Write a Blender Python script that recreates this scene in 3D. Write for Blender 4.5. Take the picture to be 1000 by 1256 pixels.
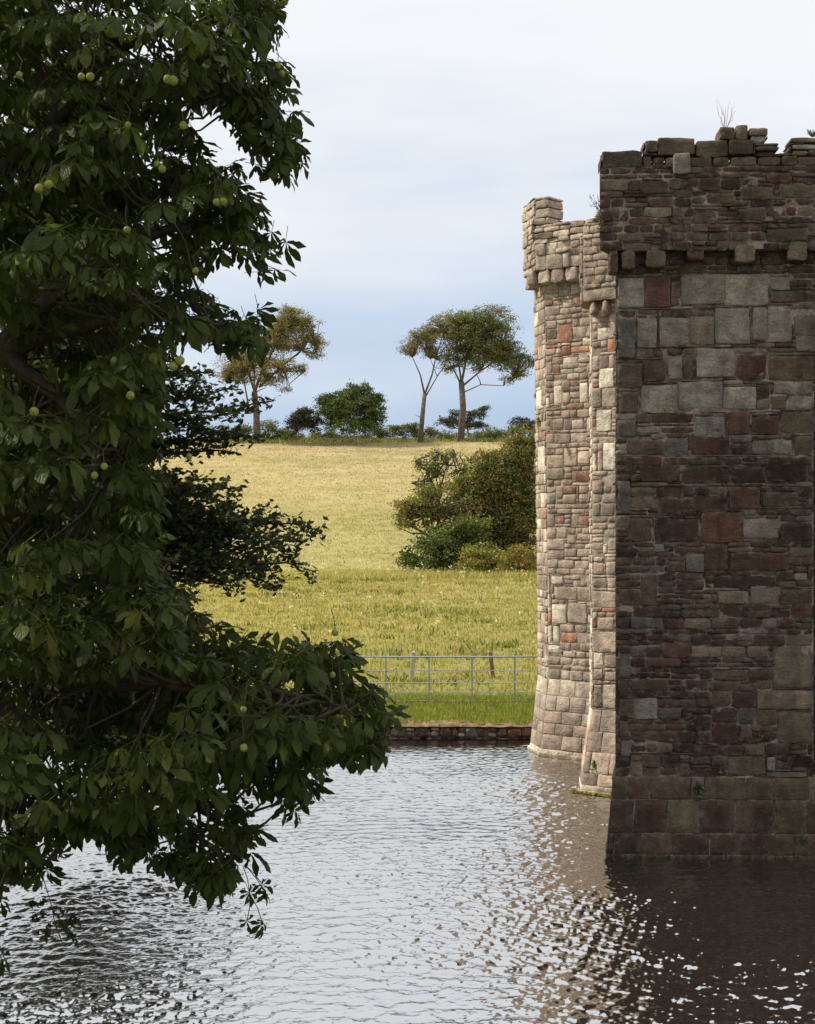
import bpy, math, random
import numpy as np
from mathutils import Vector, Matrix
from mathutils import noise as mnoise

for o in list(bpy.data.objects):
    bpy.data.objects.remove(o)
scene = bpy.context.scene
COL = scene.collection
R = math.radians
random.seed(7)
np.random.seed(7)

# ------------------------------------------------------------------ camera
F = 1980.0          # focal length in pixels of the 1000 x 1256 photograph
CAM_H = 5.0
HZ = 640.0          # row of the horizon
cam = bpy.data.cameras.new('camera')
cam_o = bpy.data.objects.new('camera', cam)
COL.objects.link(cam_o)
cam_o.location = (0, 0, CAM_H)
cam_o.rotation_euler = (R(90), 0, 0)
cam.sensor_width = 36
cam.lens = 36 * F / 1256
cam.shift_y = (HZ - 628) / 1256
cam.clip_end = 9000
scene.camera = cam_o
scene.render.resolution_x, scene.render.resolution_y = 815, 1024

# ------------------------------------------------------------------ sky, sun, exposure
SUN_EL, SUN_AZ = 44.0, 278.0          # azimuth clockwise from +y: from the left, a little beyond
world = bpy.data.worlds.new('World')
scene.world = world
world.use_nodes = True
nt = world.node_tree
nt.nodes.clear()
wo = nt.nodes.new('ShaderNodeOutputWorld')
bg = nt.nodes.new('ShaderNodeBackground')
sky = nt.nodes.new('ShaderNodeTexSky')
sky.sky_type = 'NISHITA'
sky.sun_disc = False
sky.sun_elevation = R(SUN_EL)
sky.sun_rotation = R(SUN_AZ)
sky.air_density = 1.0
sky.dust_density = 0.6
sky.ozone_density = 1.5
tc = nt.nodes.new('ShaderNodeTexCoord')
sep = nt.nodes.new('ShaderNodeSeparateXYZ')
nt.links.new(tc.outputs['Generated'], sep.inputs[0])
mp = nt.nodes.new('ShaderNodeMapping')
mp.inputs['Scale'].default_value = (1.2, 1.2, 5.0)
nt.links.new(tc.outputs['Generated'], mp.inputs[0])
cn = nt.nodes.new('ShaderNodeTexNoise')
cn.inputs['Scale'].default_value = 1.6
cn.inputs['Detail'].default_value = 5
cn.inputs['Roughness'].default_value = 0.5
nt.links.new(mp.outputs[0], cn.inputs['Vector'])
m1 = nt.nodes.new('ShaderNodeMath'); m1.operation = 'MULTIPLY_ADD'
m1.inputs[1].default_value = 0.52
nt.links.new(cn.outputs['Fac'], m1.inputs[0])
nt.links.new(sep.outputs['Z'], m1.inputs[2])
mr = nt.nodes.new('ShaderNodeMapRange')
mr.interpolation_type = 'SMOOTHSTEP'
mr.inputs['From Min'].default_value = 0.27
mr.inputs['From Max'].default_value = 0.55
mr.inputs['To Max'].default_value = 0.93
nt.links.new(m1.outputs[0], mr.inputs['Value'])
mx = nt.nodes.new('ShaderNodeMix'); mx.data_type = 'RGBA'
nt.links.new(mr.outputs[0], mx.inputs['Factor'])
SKYTINT = nt.nodes.new('ShaderNodeMix'); SKYTINT.data_type = 'RGBA'; SKYTINT.blend_type = 'MIX'
SKYTINT.inputs['Factor'].default_value = 0.72
SKYTINT.inputs['B'].default_value = (4.5, 5.95, 8.5, 1)       # thin pale blue veil low in the sky
nt.links.new(sky.outputs[0], SKYTINT.inputs['A'])
nt.links.new(SKYTINT.outputs['Result'], mx.inputs['A'])
mx.inputs['B'].default_value = (9.2, 9.35, 9.5, 1)            # bright veil of high cloud
nt.links.new(mx.outputs['Result'], bg.inputs['Color'])
bg.inputs['Strength'].default_value = 0.1
nt.links.new(bg.outputs[0], wo.inputs[0])

sun = bpy.data.lights.new('sun', 'SUN')
sun.energy = 4.9
sun.angle = R(0.6)
sun.color = (1.0, 0.93, 0.82)
sun_o = bpy.data.objects.new('sun', sun)
COL.objects.link(sun_o)
sd = Vector((math.sin(R(SUN_AZ)) * math.cos(R(SUN_EL)), math.cos(R(SUN_AZ)) * math.cos(R(SUN_EL)), math.sin(R(SUN_EL))))
sun_o.rotation_euler = sd.to_track_quat('Z', 'Y').to_euler()
scene.view_settings.view_transform = 'Standard'
scene.view_settings.look = 'None'
scene.view_settings.gamma = 1
scene.view_settings.use_curve_mapping = False
scene.view_settings.exposure = 0.05
scene.render.engine = 'CYCLES'
scene.cycles.max_bounces = 6
scene.cycles.transparent_max_bounces = 4
scene.cycles.caustics_reflective = False
scene.cycles.caustics_refractive = False

# ------------------------------------------------------------------ helpers
def P(px, py, D):
    """The point that lies D metres away along the photograph's axis."""
    return Vector(((px - 500) / F * D, D, CAM_H - (py - HZ) / F * D))

def tag(o, label=None, cat=None, group=None, kind=None):
    if label: o['label'] = label
    if cat: o['category'] = cat
    if group: o['group'] = group
    if kind: o['kind'] = kind
    return o

def empty(name, loc, label=None, cat=None, group=None):
    o = bpy.data.objects.new(name, None)
    o.empty_display_size = 0.3
    COL.objects.link(o)
    o.location = loc
    return tag(o, label, cat, group)

def link(name, me, mat=None, parent=None, loc=None):
    o = bpy.data.objects.new(name, me)
    if mat is not None and len(me.materials) == 0:
        me.materials.append(mat)
    COL.objects.link(o)
    if parent is not None:
        o.parent = parent
    if loc is not None:
        o.location = loc
    return o

def npmesh(name, verts, faces, cols=None, smooth=False):
    """verts (n,3); faces (m,k) all of one size, or a list of tuples."""
    me = bpy.data.meshes.new(name)
    if isinstance(faces, np.ndarray):
        n, (m, k) = len(verts), faces.shape
        me.vertices.add(n)
        me.vertices.foreach_set('co', np.asarray(verts, dtype=np.float32).ravel())
        me.loops.add(m * k)
        me.loops.foreach_set('vertex_index', faces.astype(np.int32).ravel())
        me.polygons.add(m)
        me.polygons.foreach_set('loop_start', np.arange(0, m * k, k, dtype=np.int32))
        me.update(calc_edges=True)
    else:
        me.from_pydata([tuple(v) for v in verts], [], faces)
        me.update()
    if cols is not None:
        a = me.attributes.new('col', 'FLOAT_COLOR', 'POINT')
        c = np.ones((len(verts), 4), dtype=np.float32)
        cols = np.asarray(cols)
        c[:, :cols.shape[1]] = cols
        a.data.foreach_set('color', c.ravel())
    if smooth:
        me.polygons.foreach_set('use_smooth', np.ones(len(me.polygons), dtype=bool))
    return me

class MB:
    """Collects vertices and faces for one mesh."""
    def __init__(s): s.v = []; s.f = []; s.c = []
    def add(s, v, f, c=None):
        o = len(s.v); s.v += [tuple(p) for p in v]; s.f += [tuple(i + o for i in q) for q in f]
        s.c += [c if c is not None else (1, 1, 1)] * len(v)
    def box(s, c, size, rot=None, col=None):
        x, y, z = [a / 2 for a in size]
        vs = [Vector((i, j, k)) for i in (-x, x) for j in (-y, y) for k in (-z, z)]
        if rot is not None: vs = [rot @ v for v in vs]
        c = Vector(c)
        s.add([v + c for v in vs], [(0, 1, 3, 2), (4, 6, 7, 5), (0, 4, 5, 1), (2, 3, 7, 6), (0, 2, 6, 4), (1, 5, 7, 3)], col)
    def tube(s, pts, rad, n=6, col=None, cap=True):
        pts = [Vector(p) for p in pts]
        if not hasattr(rad, '__len__'): rad = [rad] * len(pts)
        vs = []; fs = []
        for i, p in enumerate(pts):
            t = (pts[min(i + 1, len(pts) - 1)] - pts[max(i - 1, 0)])
            t = t.normalized() if t.length > 1e-9 else Vector((0, 0, 1))
            a = t.cross(Vector((0.31, 0.95, 0.1))); a = a.normalized() if a.length > 1e-6 else Vector((1, 0, 0))
            b = t.cross(a)
            for k in range(n):
                w = 2 * math.pi * k / n
                vs.append(p + (a * math.cos(w) + b * math.sin(w)) * rad[i])
        for i in range(len(pts) - 1):
            for k in range(n):
                fs.append((i * n + k, i * n + (k + 1) % n, (i + 1) * n + (k + 1) % n, (i + 1) * n + k))
        if cap:
            fs.append(tuple(range(n - 1, -1, -1))); fs.append(tuple((len(pts) - 1) * n + k for k in range(n)))
        s.add(vs, fs, col)
    def build(s, name, mat, parent=None, smooth=False, loc=None):
        me = npmesh(name, s.v, s.f, np.array(s.c, dtype=np.float32) if s.c else None, smooth)
        return link(name, me, mat, parent, loc)

def wiggle(a, b, n, amp, sag=0.0):
    a, b = Vector(a), Vector(b)
    L = (b - a).length
    out = []
    for i in range(n + 1):
        t = i / n
        p = a.lerp(b, t)
        if 0 < i < n:
            p = p + Vector((random.uniform(-1, 1), random.uniform(-1, 1), random.uniform(-1, 1))) * amp * L
        p.z -= sag * L * t * (1 - t) * -4 * 0.5
        out.append(p)
    return out

# ------------------------------------------------------------------ materials
def new_mat(name):
    m = bpy.data.materials.new(name); m.use_nodes = True
    n = m.node_tree; b = n.nodes['Principled BSDF']
    b.inputs['Specular IOR Level'].default_value = 0.25
    return m, n, b

def N(nt, t, **k):
    n = nt.nodes.new(t)
    for a, v in k.items():
        if a in n.inputs: n.inputs[a].default_value = v
        else: setattr(n, a, v)
    return n

def noise_node(n, vec, scale, detail=4, rough=0.55, sc=None, dist=0.0):
    src = vec
    if sc is not None:
        m = n.nodes.new('ShaderNodeMapping'); m.inputs['Scale'].default_value = sc
        n.links.new(vec, m.inputs[0]); src = m.outputs[0]
    t = n.nodes.new('ShaderNodeTexNoise')
    t.inputs['Scale'].default_value = scale; t.inputs['Detail'].default_value = detail
    t.inputs['Roughness'].default_value = rough; t.inputs['Distortion'].default_value = dist
    n.links.new(src, t.inputs['Vector'])
    return t.outputs['Fac']

def ramp(n, fac, pts):
    r = n.nodes.new('ShaderNodeValToRGB')
    e = r.color_ramp.elements
    while len(e) < len(pts): e.new(0.5)
    for q, (p, c) in zip(e, pts):
        q.position = p; q.color = (c[0], c[1], c[2], 1) if hasattr(c, '__len__') else (c, c, c, 1)
    n.links.new(fac, r.inputs[0])
    return r.outputs['Color']

def mixc(n, fac, a, b, mode='MIX'):
    m = n.nodes.new('ShaderNodeMix'); m.data_type = 'RGBA'; m.blend_type = mode
    for k, v in (('Factor', fac), ('A', a), ('B', b)):
        if isinstance(v, (int, float)): m.inputs[k].default_value = v
        elif isinstance(v, tuple): m.inputs[k].default_value = (*v, 1) if len(v) == 3 else v
        else: n.links.new(v, m.inputs[k])
    return m.outputs['Result']

def mathn(n, op, a, b=0.0, c=0.0):
    m = n.nodes.new('ShaderNodeMath'); m.operation = op
    for i, v in enumerate((a, b, c)):
        if isinstance(v, (int, float)): m.inputs[i].default_value = v
        else: n.links.new(v, m.inputs[i])
    return m.outputs[0]

def bump(n, bsdf, hs):
    """hs: list of (height socket, strength, distance), chained."""
    prev = None
    for h, st, d in hs:
        b = n.nodes.new('ShaderNodeBump')
        b.inputs['Strength'].default_value = st; b.inputs['Distance'].default_value = d
        n.links.new(h, b.inputs['Height'])
        if prev is not None: n.links.new(prev, b.inputs['Normal'])
        prev = b.outputs[0]
    n.links.new(prev, bsdf.inputs['Normal'])

def stone_material(name, moss=0.0, bed=1.0, stain=(0.088, 0.060, 0.047), mort=(0.27, 0.21, 0.175), sf=0.28):
    m, n, b = new_mat(name)
    geo = n.nodes.new('ShaderNodeNewGeometry'); pos = geo.outputs['Position']
    at = n.nodes.new('ShaderNodeAttribute'); at.attribute_name = 'col'
    base = at.outputs['Color']
    big = noise_node(n, pos, 5.5, 5, 0.6)
    fine = noise_node(n, pos, 34, 6, 0.72)
    bedn = noise_node(n, pos, 5.0, 5, 0.7, sc=(0.8, 0.8, 5.0), dist=0.8)
    pit = noise_node(n, pos, 90, 3, 0.7)
    c = mixc(n, 0.85, base, ramp(n, big, [(0.28, 0.50), (0.5, 0.95), (0.72, 1.42)]), 'MULTIPLY')
    c = mixc(n, 0.75, c, ramp(n, fine, [(0.32, 0.55), (0.5, 1.0), (0.70, 1.5)]), 'MULTIPLY')
    c = mixc(n, 0.28 * bed, c, ramp(n, bedn, [(0.36, 0.55), (0.5, 1.0), (0.62, 1.22)]), 'MULTIPLY')
    # pale lichen flecks
    lic = noise_node(n, pos, 12.0, 7, 0.8)
    c = mixc(n, ramp(n, lic, [(0.60, 0.0), (0.66, 0.55)]), c, (0.30, 0.28, 0.24))
    if moss > 0:
        mo = noise_node(n, pos, 2.3, 5, 0.7)
        c = mixc(n, ramp(n, mo, [(0.5, 0.0), (0.68, moss)]), c, (0.055, 0.050, 0.025))
    wash = noise_node(n, pos, 0.9, 6, 0.65)
    em0 = noise_node(n, pos, 3.0, 4, 0.7)
    streak = noise_node(n, pos, 1.6, 5, 0.6, sc=(2.2, 2.2, 0.25))
    c = mixc(n, sf, c, stain)
    c = mixc(n, 0.8, c, ramp(n, wash, [(0.34, 0.55), (0.5, 1.0), (0.66, 1.35)]), 'MULTIPLY')
    c = mixc(n, 0.5, c, ramp(n, streak, [(0.36, 0.5), (0.52, 1.05), (0.7, 1.2)]), 'MULTIPLY')
    szp = n.nodes.new('ShaderNodeSeparateXYZ'); n.links.new(pos, szp.inputs[0])
    wl = mathn(n, 'ADD', szp.outputs['Z'], mathn(n, 'MULTIPLY_ADD', em0, 0.24, -0.12))
    c = mixc(n, ramp(n, wl, [(0.02, 0.75), (0.11, 0.0)]), c, (0.045, 0.038, 0.022))
    em = noise_node(n, pos, 9.0, 5, 0.75)
    edgef = mathn(n, 'MULTIPLY', mathn(n, 'SUBTRACT', 1.0, at.outputs['Alpha']), ramp(n, em, [(0.47, 0.0), (0.62, 0.9)]))
    c = mixc(n, edgef, c, mort)
    n.links.new(c, b.inputs['Base Color'])
    b.inputs['Roughness'].default_value = 0.92
    b.inputs['Specular IOR Level'].default_value = 0.15
    bump(n, b, [(big, 0.7, 0.07), (bedn, 0.8 * bed, 0.03), (fine, 0.9, 0.028), (pit, 0.5, 0.006)])
    return m

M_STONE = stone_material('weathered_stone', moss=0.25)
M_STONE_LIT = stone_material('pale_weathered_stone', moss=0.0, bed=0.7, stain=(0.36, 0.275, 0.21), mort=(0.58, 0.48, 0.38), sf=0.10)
M_PLINTH = stone_material('stained_plinth_stone', moss=0.45, bed=0.3)

def mortar_material(name, ca, cb):
    m, n, b = new_mat(name)
    geo = n.nodes.new('ShaderNodeNewGeometry'); pos = geo.outputs['Position']
    f = noise_node(n, pos, 3.0, 6, 0.7)
    g = noise_node(n, pos, 45, 4, 0.7)
    c = ramp(n, f, [(0.42, ca), (0.62, cb)])
    c = mixc(n, 0.6, c, ramp(n, g, [(0.3, 0.5), (0.7, 1.4)]), 'MULTIPLY')
    n.links.new(c, b.inputs['Base Color']); b.inputs['Roughness'].default_value = 0.95
    bump(n, b, [(f, 0.6, 0.05), (g, 0.8, 0.015)])
    return m

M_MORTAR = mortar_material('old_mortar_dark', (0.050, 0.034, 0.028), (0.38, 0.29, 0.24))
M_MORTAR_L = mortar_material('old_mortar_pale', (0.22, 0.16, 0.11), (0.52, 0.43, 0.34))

def leaf_material(name, base, var=0.3, trans=0.35, rough=0.45, spec=0.4, veins=False):
    m, n, b = new_mat(name)
    at = n.nodes.new('ShaderNodeAttribute'); at.attribute_name = 'col'
    oi = n.nodes.new('ShaderNodeObjectInfo')
    geo = n.nodes.new('ShaderNodeNewGeometry')
    nz = noise_node(n, geo.outputs['Position'], 6.0, 2)
    c = mixc(n, 1.0, base, at.outputs['Color'], 'MULTIPLY')
    c = mixc(n, var, c, ramp(n, nz, [(0.3, 0.4), (0.7, 1.7)]), 'MULTIPLY')
    c = mixc(n, var, c, ramp(n, oi.outputs['Random'], [(0.0, (0.55, 0.6, 0.5)), (0.5, (0.95, 1.0, 0.9)), (0.93, (1.6, 1.5, 1.1)), (0.97, (2.6, 1.9, 1.2))]), 'MULTIPLY')
    n.links.new(c, b.inputs['Base Color'])
    b.inputs['Roughness'].default_value = rough
    b.inputs['Specular IOR Level'].default_value = spec
    tr = n.nodes.new('ShaderNodeBsdfTranslucent')
    if veins:
        la = n.nodes.new('ShaderNodeAttribute'); la.attribute_name = 'lc'
        sp_ = n.nodes.new('ShaderNodeSeparateXYZ'); n.links.new(la.outputs['Vector'], sp_.inputs[0])
        ab = mathn(n, 'ABSOLUTE', sp_.outputs['Y'])
        ph = mathn(n, 'SUBTRACT', sp_.outputs['X'], mathn(n, 'MULTIPLY', ab, 0.28))
        wv_ = mathn(n, 'SINE', mathn(n, 'MULTIPLY', ph, 62.0))
        hgt = mathn(n, 'ADD', mathn(n, 'MULTIPLY', wv_, 0.5), mathn(n, 'MULTIPLY', mathn(n, 'SMOOTH_MIN', ab, 0.16, 0.1), 7.0))
        bn = noise_node(n, geo.outputs['Position'], 45, 3)
        bump(n, b, [(hgt, 0.8, 0.003), (bn, 0.6, 0.012)])
        rib = ramp(n, ab, [(0.0, (1.9, 1.7, 1.3)), (0.09, (1.0, 1.0, 1.0))])
        c = mixc(n, 0.6, c, rib, 'MULTIPLY')
        c = mixc(n, 0.35, c, ramp(n, wv_, [(0.0, 0.75), (1.0, 1.2)]), 'MULTIPLY')
        n.links.new(c, b.inputs['Base Color'])
    c2 = mixc(n, 1.0, c, (1.5, 1.7, 0.6), 'MULTIPLY')
    n.links.new(c2, tr.inputs['Color'])
    ms = n.nodes.new('ShaderNodeMixShader'); ms.inputs[0].default_value = trans
    n.links.new(b.outputs[0], ms.inputs[1]); n.links.new(tr.outputs[0], ms.inputs[2])
    out = [q for q in n.nodes if q.type == 'OUTPUT_MATERIAL'][0]
    n.links.new(ms.outputs[0], out.inputs['Surface'])
    return m

M_CHEST = leaf_material('chestnut_leaf', (0.054, 0.069, 0.0150), 0.55, 0.30, 0.50, 0.22, veins=True)
M_BEECHLEAF = leaf_material('beech_leaf', (0.050, 0.062, 0.020), 0.3, 0.25, 0.6, 0.15)
M_FOL = leaf_material('distant_foliage', (1.0, 1.0, 1.0), 0.25, 0.25, 0.6, 0.2)
M_GRASS = leaf_material('grass_blades', (1.0, 1.0, 1.0), 0.2, 0.35, 0.7, 0.1)

def simple_mat(name, col, rough=0.8, scale=20, amp=0.5, metal=0.0, sc=None, bs=0.4, bd=0.01):
    m, n, b = new_mat(name)
    geo = n.nodes.new('ShaderNodeNewGeometry')
    f = noise_node(n, geo.outputs['Position'], scale, 5, 0.65, sc=sc)
    c = mixc(n, 1.0, col, ramp(n, f, [(0.3, 1 - amp), (0.7, 1 + amp)]), 'MULTIPLY')
    n.links.new(c, b.inputs['Base Color'])
    b.inputs['Roughness'].default_value = rough; b.inputs['Metallic'].default_value = metal
    bump(n, b, [(f, bs, bd)])
    return m

M_BARK = simple_mat('grey_brown_bark', (0.050, 0.038, 0.028), 0.9, 14, 0.6, sc=(1, 1, 0.3))
M_BARK_FAR = simple_mat('ridge_tree_bark', (0.14, 0.11, 0.085), 0.9, 3, 0.5)
M_TWIG = simple_mat('twig_bark', (0.055, 0.042, 0.025), 0.8, 20, 0.3)
M_PETIOLE = simple_mat('leaf_stalk', (0.12, 0.14, 0.05), 0.6, 20, 0.3)
M_CONKER = simple_mat('green_conker_husk', (0.20, 0.21, 0.04), 0.6, 60, 0.5)
M_METAL = simple_mat('galvanised_grey_steel', (0.40, 0.45, 0.48), 0.5, 9, 0.25, metal=0.3)
M_WOOD_PALE = simple_mat('weathered_pale_wood', (0.50, 0.44, 0.36), 0.9, 12, 0.3, sc=(3, 3, .3))
M_RAIL = simple_mat('greyed_rail_wood', (0.20, 0.18, 0.15), 0.9, 12, 0.3)
M_WOOD_BROWN = simple_mat('brown_stake_wood', (0.26, 0.15, 0.09), 0.9, 12, 0.3, sc=(3, 3, .3))
M_SOIL = simple_mat('rusty_bare_soil', (0.27, 0.18, 0.11), 0.95, 5, 0.5, bs=0.8, bd=0.05)
M_DRY = simple_mat('dry_stem', (0.40, 0.30, 0.22), 0.9, 9, 0.3)

# water
def water_material():
    m, n, b = new_mat('rippled_moat_water')
    geo = n.nodes.new('ShaderNodeNewGeometry'); pos = geo.outputs['Position']
    b.inputs['Base Color'].default_value = (0.008, 0.006, 0.005, 1)
    b.inputs['Roughness'].default_value = 0.04
    b.inputs['IOR'].default_value = 12.0
    b.inputs['Specular IOR Level'].default_value = 0.5
    w3 = noise_node(n, pos, 16, 2, 0.5, sc=(0.8, 1.3, 1))
    bump(n, b, [(w3, 0.4, 0.008)])
    return m
M_WATER = water_material()

def field_material():
    m, n, b = new_mat('dry_summer_pasture')
    geo = n.nodes.new('ShaderNodeNewGeometry'); pos = geo.outputs['Position']
    sepn = n.nodes.new('ShaderNodeSeparateXYZ'); n.links.new(pos, sepn.inputs[0])
    y = sepn.outputs['Y']
    big = noise_node(n, pos, 0.045, 5, 0.6, sc=(0.6, 1.2, 1))
    mid = noise_node(n, pos, 0.30, 6, 0.65, sc=(0.45, 0.8, 1))
    fine = noise_node(n, pos, 3.0, 6, 0.7)
    # colour of the sward: lush by the bank, drier up the hill
    yy = mathn(n, 'ADD', y, mathn(n, 'MULTIPLY_ADD', big, 90.0, -45.0))
    d = n.nodes.new('ShaderNodeMapRange'); d.inputs['From Min'].default_value = 36; d.inputs['From Max'].default_value = 190
    n.links.new(yy, d.inputs['Value'])
    base = ramp(n, d.outputs[0], [(0.0, (0.20, 0.21, 0.055)), (0.10, (0.29, 0.26, 0.08)), (0.30, (0.38, 0.305, 0.13)),
                                  (0.42, (0.345, 0.295, 0.115)), (0.56, (0.36, 0.31, 0.13)), (0.76, (0.43, 0.35, 0.17)), (1.0, (0.43, 0.345, 0.185))])
    c = mixc(n, ramp(n, mid, [(0.46, 0.0), (0.66, 0.55)]), base, (0.22, 0.20, 0.08))
    c = mixc(n, 0.8, c, ramp(n, fine, [(0.3, 0.65), (0.7, 1.35)]), 'MULTIPLY')
    n.links.new(c, b.inputs['Base Color']); b.inputs['Roughness'].default_value = 0.95
    b.inputs['Specular IOR Level'].default_value = 0.05
    bump(n, b, [(mid, 0.6, 0.5), (fine, 0.8, 0.12)])
    return m
M_FIELD = field_material()

# ------------------------------------------------------------------ ground and water
WALL_Y = 37.3
PROF = [(37.0, 0.29), (38.5, 0.42), (40.0, 0.53), (55, 1.05), (75, 1.6), (90, 1.95), (97, 1.75), (104, 1.9), (120, 3.6), (150, 8.6),
        (175, 12.7), (186, 14.3), (196, 15.0), (215, 14.2), (260, 9.0), (400, 3.0), (9000, 2.0)]
def ground_z(x, y):
    y = max(y, 37.0)
    z = float(np.interp(y, [p[0] for p in PROF], [p[1] for p in PROF]))
    if y > 45:
        k = min(1, (y - 45) / 60)
        z += k * (mnoise.noise(Vector((x * 0.02, y * 0.02, 3.1))) * 0.4 + mnoise.noise(Vector((x * 0.08, y * 0.08, 1.0))) * 0.18)
        z -= k * 0.010 * max(0.0, -x - 5) 
    z += 0.03 * mnoise.noise(Vector((x * 0.9, y * 0.9, 0)))
    return z
ys = np.concatenate([np.linspace(37.25, 60, 60), np.linspace(60.8, 200, 130), np.linspace(204, 420, 30), [600, 1000, 2500, 6000]])
xs = np.concatenate([[-5000, -1500, -400, -150], np.linspace(-80, 80, 161), [150, 400, 1500, 5000]])
gv = np.array([(x, y, ground_z(x, y)) for y in ys for x in xs])
nx_, ny_ = len(xs), len(ys)
idx = np.arange(nx_ * ny_).reshape(ny_, nx_)
gf = np.stack([idx[:-1, :-1], idx[:-1, 1:], idx[1:, 1:], idx[1:, :-1]], -1).reshape(-1, 4)
tag(link('field', npmesh('field', gv, gf, smooth=True), M_FIELD), kind='structure')

# near bank under the camera and along the left side of the moat
def bank_h(x, y):
    edge = -4.6 - 0.16 * max(0, y - 8)              # left edge of the water
    dl = (edge - x)                                 # positive on the bank
    dn = 10.5 - y
    d = max(dl, dn * 0.8)
    h = -0.5 + 0.55 * max(-1.0, d) 
    return max(-1.2, min(3.2 if dn > 2.5 else 1.3 + 0.02 * max(0, dl), h))
bx_ = np.concatenate([[-400, -120, -60], np.linspace(-40, -3, 50), np.linspace(-1, 40, 18), [80, 400]]); by_ = np.concatenate([[-400, -60], np.linspace(-20, 37.4, 70)])
bv = np.array([(x, y, bank_h(x, y) + 0.05 * mnoise.noise(Vector((x, y, 0)))) for y in by_ for x in bx_])
idx = np.arange(len(bx_) * len(by_)).reshape(len(by_), len(bx_))
bf = np.stack([idx[:-1, :-1], idx[:-1, 1:], idx[1:, 1:], idx[1:, :-1]], -1).reshape(-1, 4)
tag(link('ground', npmesh('ground', bv, bf, smooth=True), M_FIELD), kind='structure')

wrs = np.random.RandomState(21)
wy = np.concatenate([np.linspace(10, 14.5, 30)[:-1], 14.5 * (37.45 / 14.5) ** np.linspace(0, 1, 1080)])
wu = np.concatenate([[-4, -2, -1, -.5, -.33], np.linspace(-0.27, 0.27, 680), [.33, .5, 1, 2, 4]])
WX, WY = np.meshgrid(wu, wy); WX = WX * WY
WZ = np.zeros_like(WX)
NWAVE = 90
for k in range(NWAVE):
    lam = 0.055 * (0.50 / 0.055) ** (wrs.rand() ** 1.1)
    th = wrs.normal() * 0.80 + (0.2 if k % 2 else -0.2)
    kk = 2 * math.pi / lam
    slope = 0.42 * math.sqrt(2 / NWAVE) * (1.0 if lam < 0.4 else 0.6)
    dx_, dy_ = math.sin(th), math.cos(th)
    env = 0.62 + 0.38 * np.sin(WX * wrs.uniform(.3, .9) + WY * wrs.uniform(.2, .7) + wrs.rand() * 6)
    WZ += slope / kk * np.sin(kk * (dx_ * WX + dy_ * WY) + wrs.rand() * 6.28 + 0.5 * np.sin(WX * 1.3 + WY * .7 + k)) * env
# gusts: livelier patches, and a calm strip under the far bank
gust = np.clip(0.80 + 0.22 * np.sin(WX * .45 + WY * .62 + 1) + 0.16 * np.sin(WX * .9 - WY * 1.25) + .1 * np.sin(WY * 2.1 + WX * .3), .4, 1.2)
WZ *= gust * np.clip((36.6 - WY) / 3.0 + .12, 0.12, 1.0)
WZ[:, (wu < -.3) | (wu > .3)] = 0
wv = np.stack([WX, WY, WZ], -1).reshape(-1, 3)
idx = np.arange(len(wv)).reshape(WX.shape)
wf = np.stack([idx[:-1, :-1], idx[:-1, 1:], idx[1:, 1:], idx[1:, :-1]], -1).reshape(-1, 4)
tag(link('water', npmesh('water', wv, wf, smooth=True), M_WATER), kind='structure')

# ------------------------------------------------------------------ masonry
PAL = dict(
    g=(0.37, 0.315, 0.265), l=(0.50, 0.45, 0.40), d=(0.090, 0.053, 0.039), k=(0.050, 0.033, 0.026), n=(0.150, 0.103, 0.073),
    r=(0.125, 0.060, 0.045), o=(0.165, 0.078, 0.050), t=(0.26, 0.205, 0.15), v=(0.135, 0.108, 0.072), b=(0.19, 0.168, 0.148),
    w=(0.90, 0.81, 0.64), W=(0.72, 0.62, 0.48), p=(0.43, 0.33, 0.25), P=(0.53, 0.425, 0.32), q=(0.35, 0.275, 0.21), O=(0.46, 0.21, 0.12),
    R=(0.31, 0.145, 0.10), G=(0.45, 0.37, 0.29), s=(0.26, 0.195, 0.15))

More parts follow.
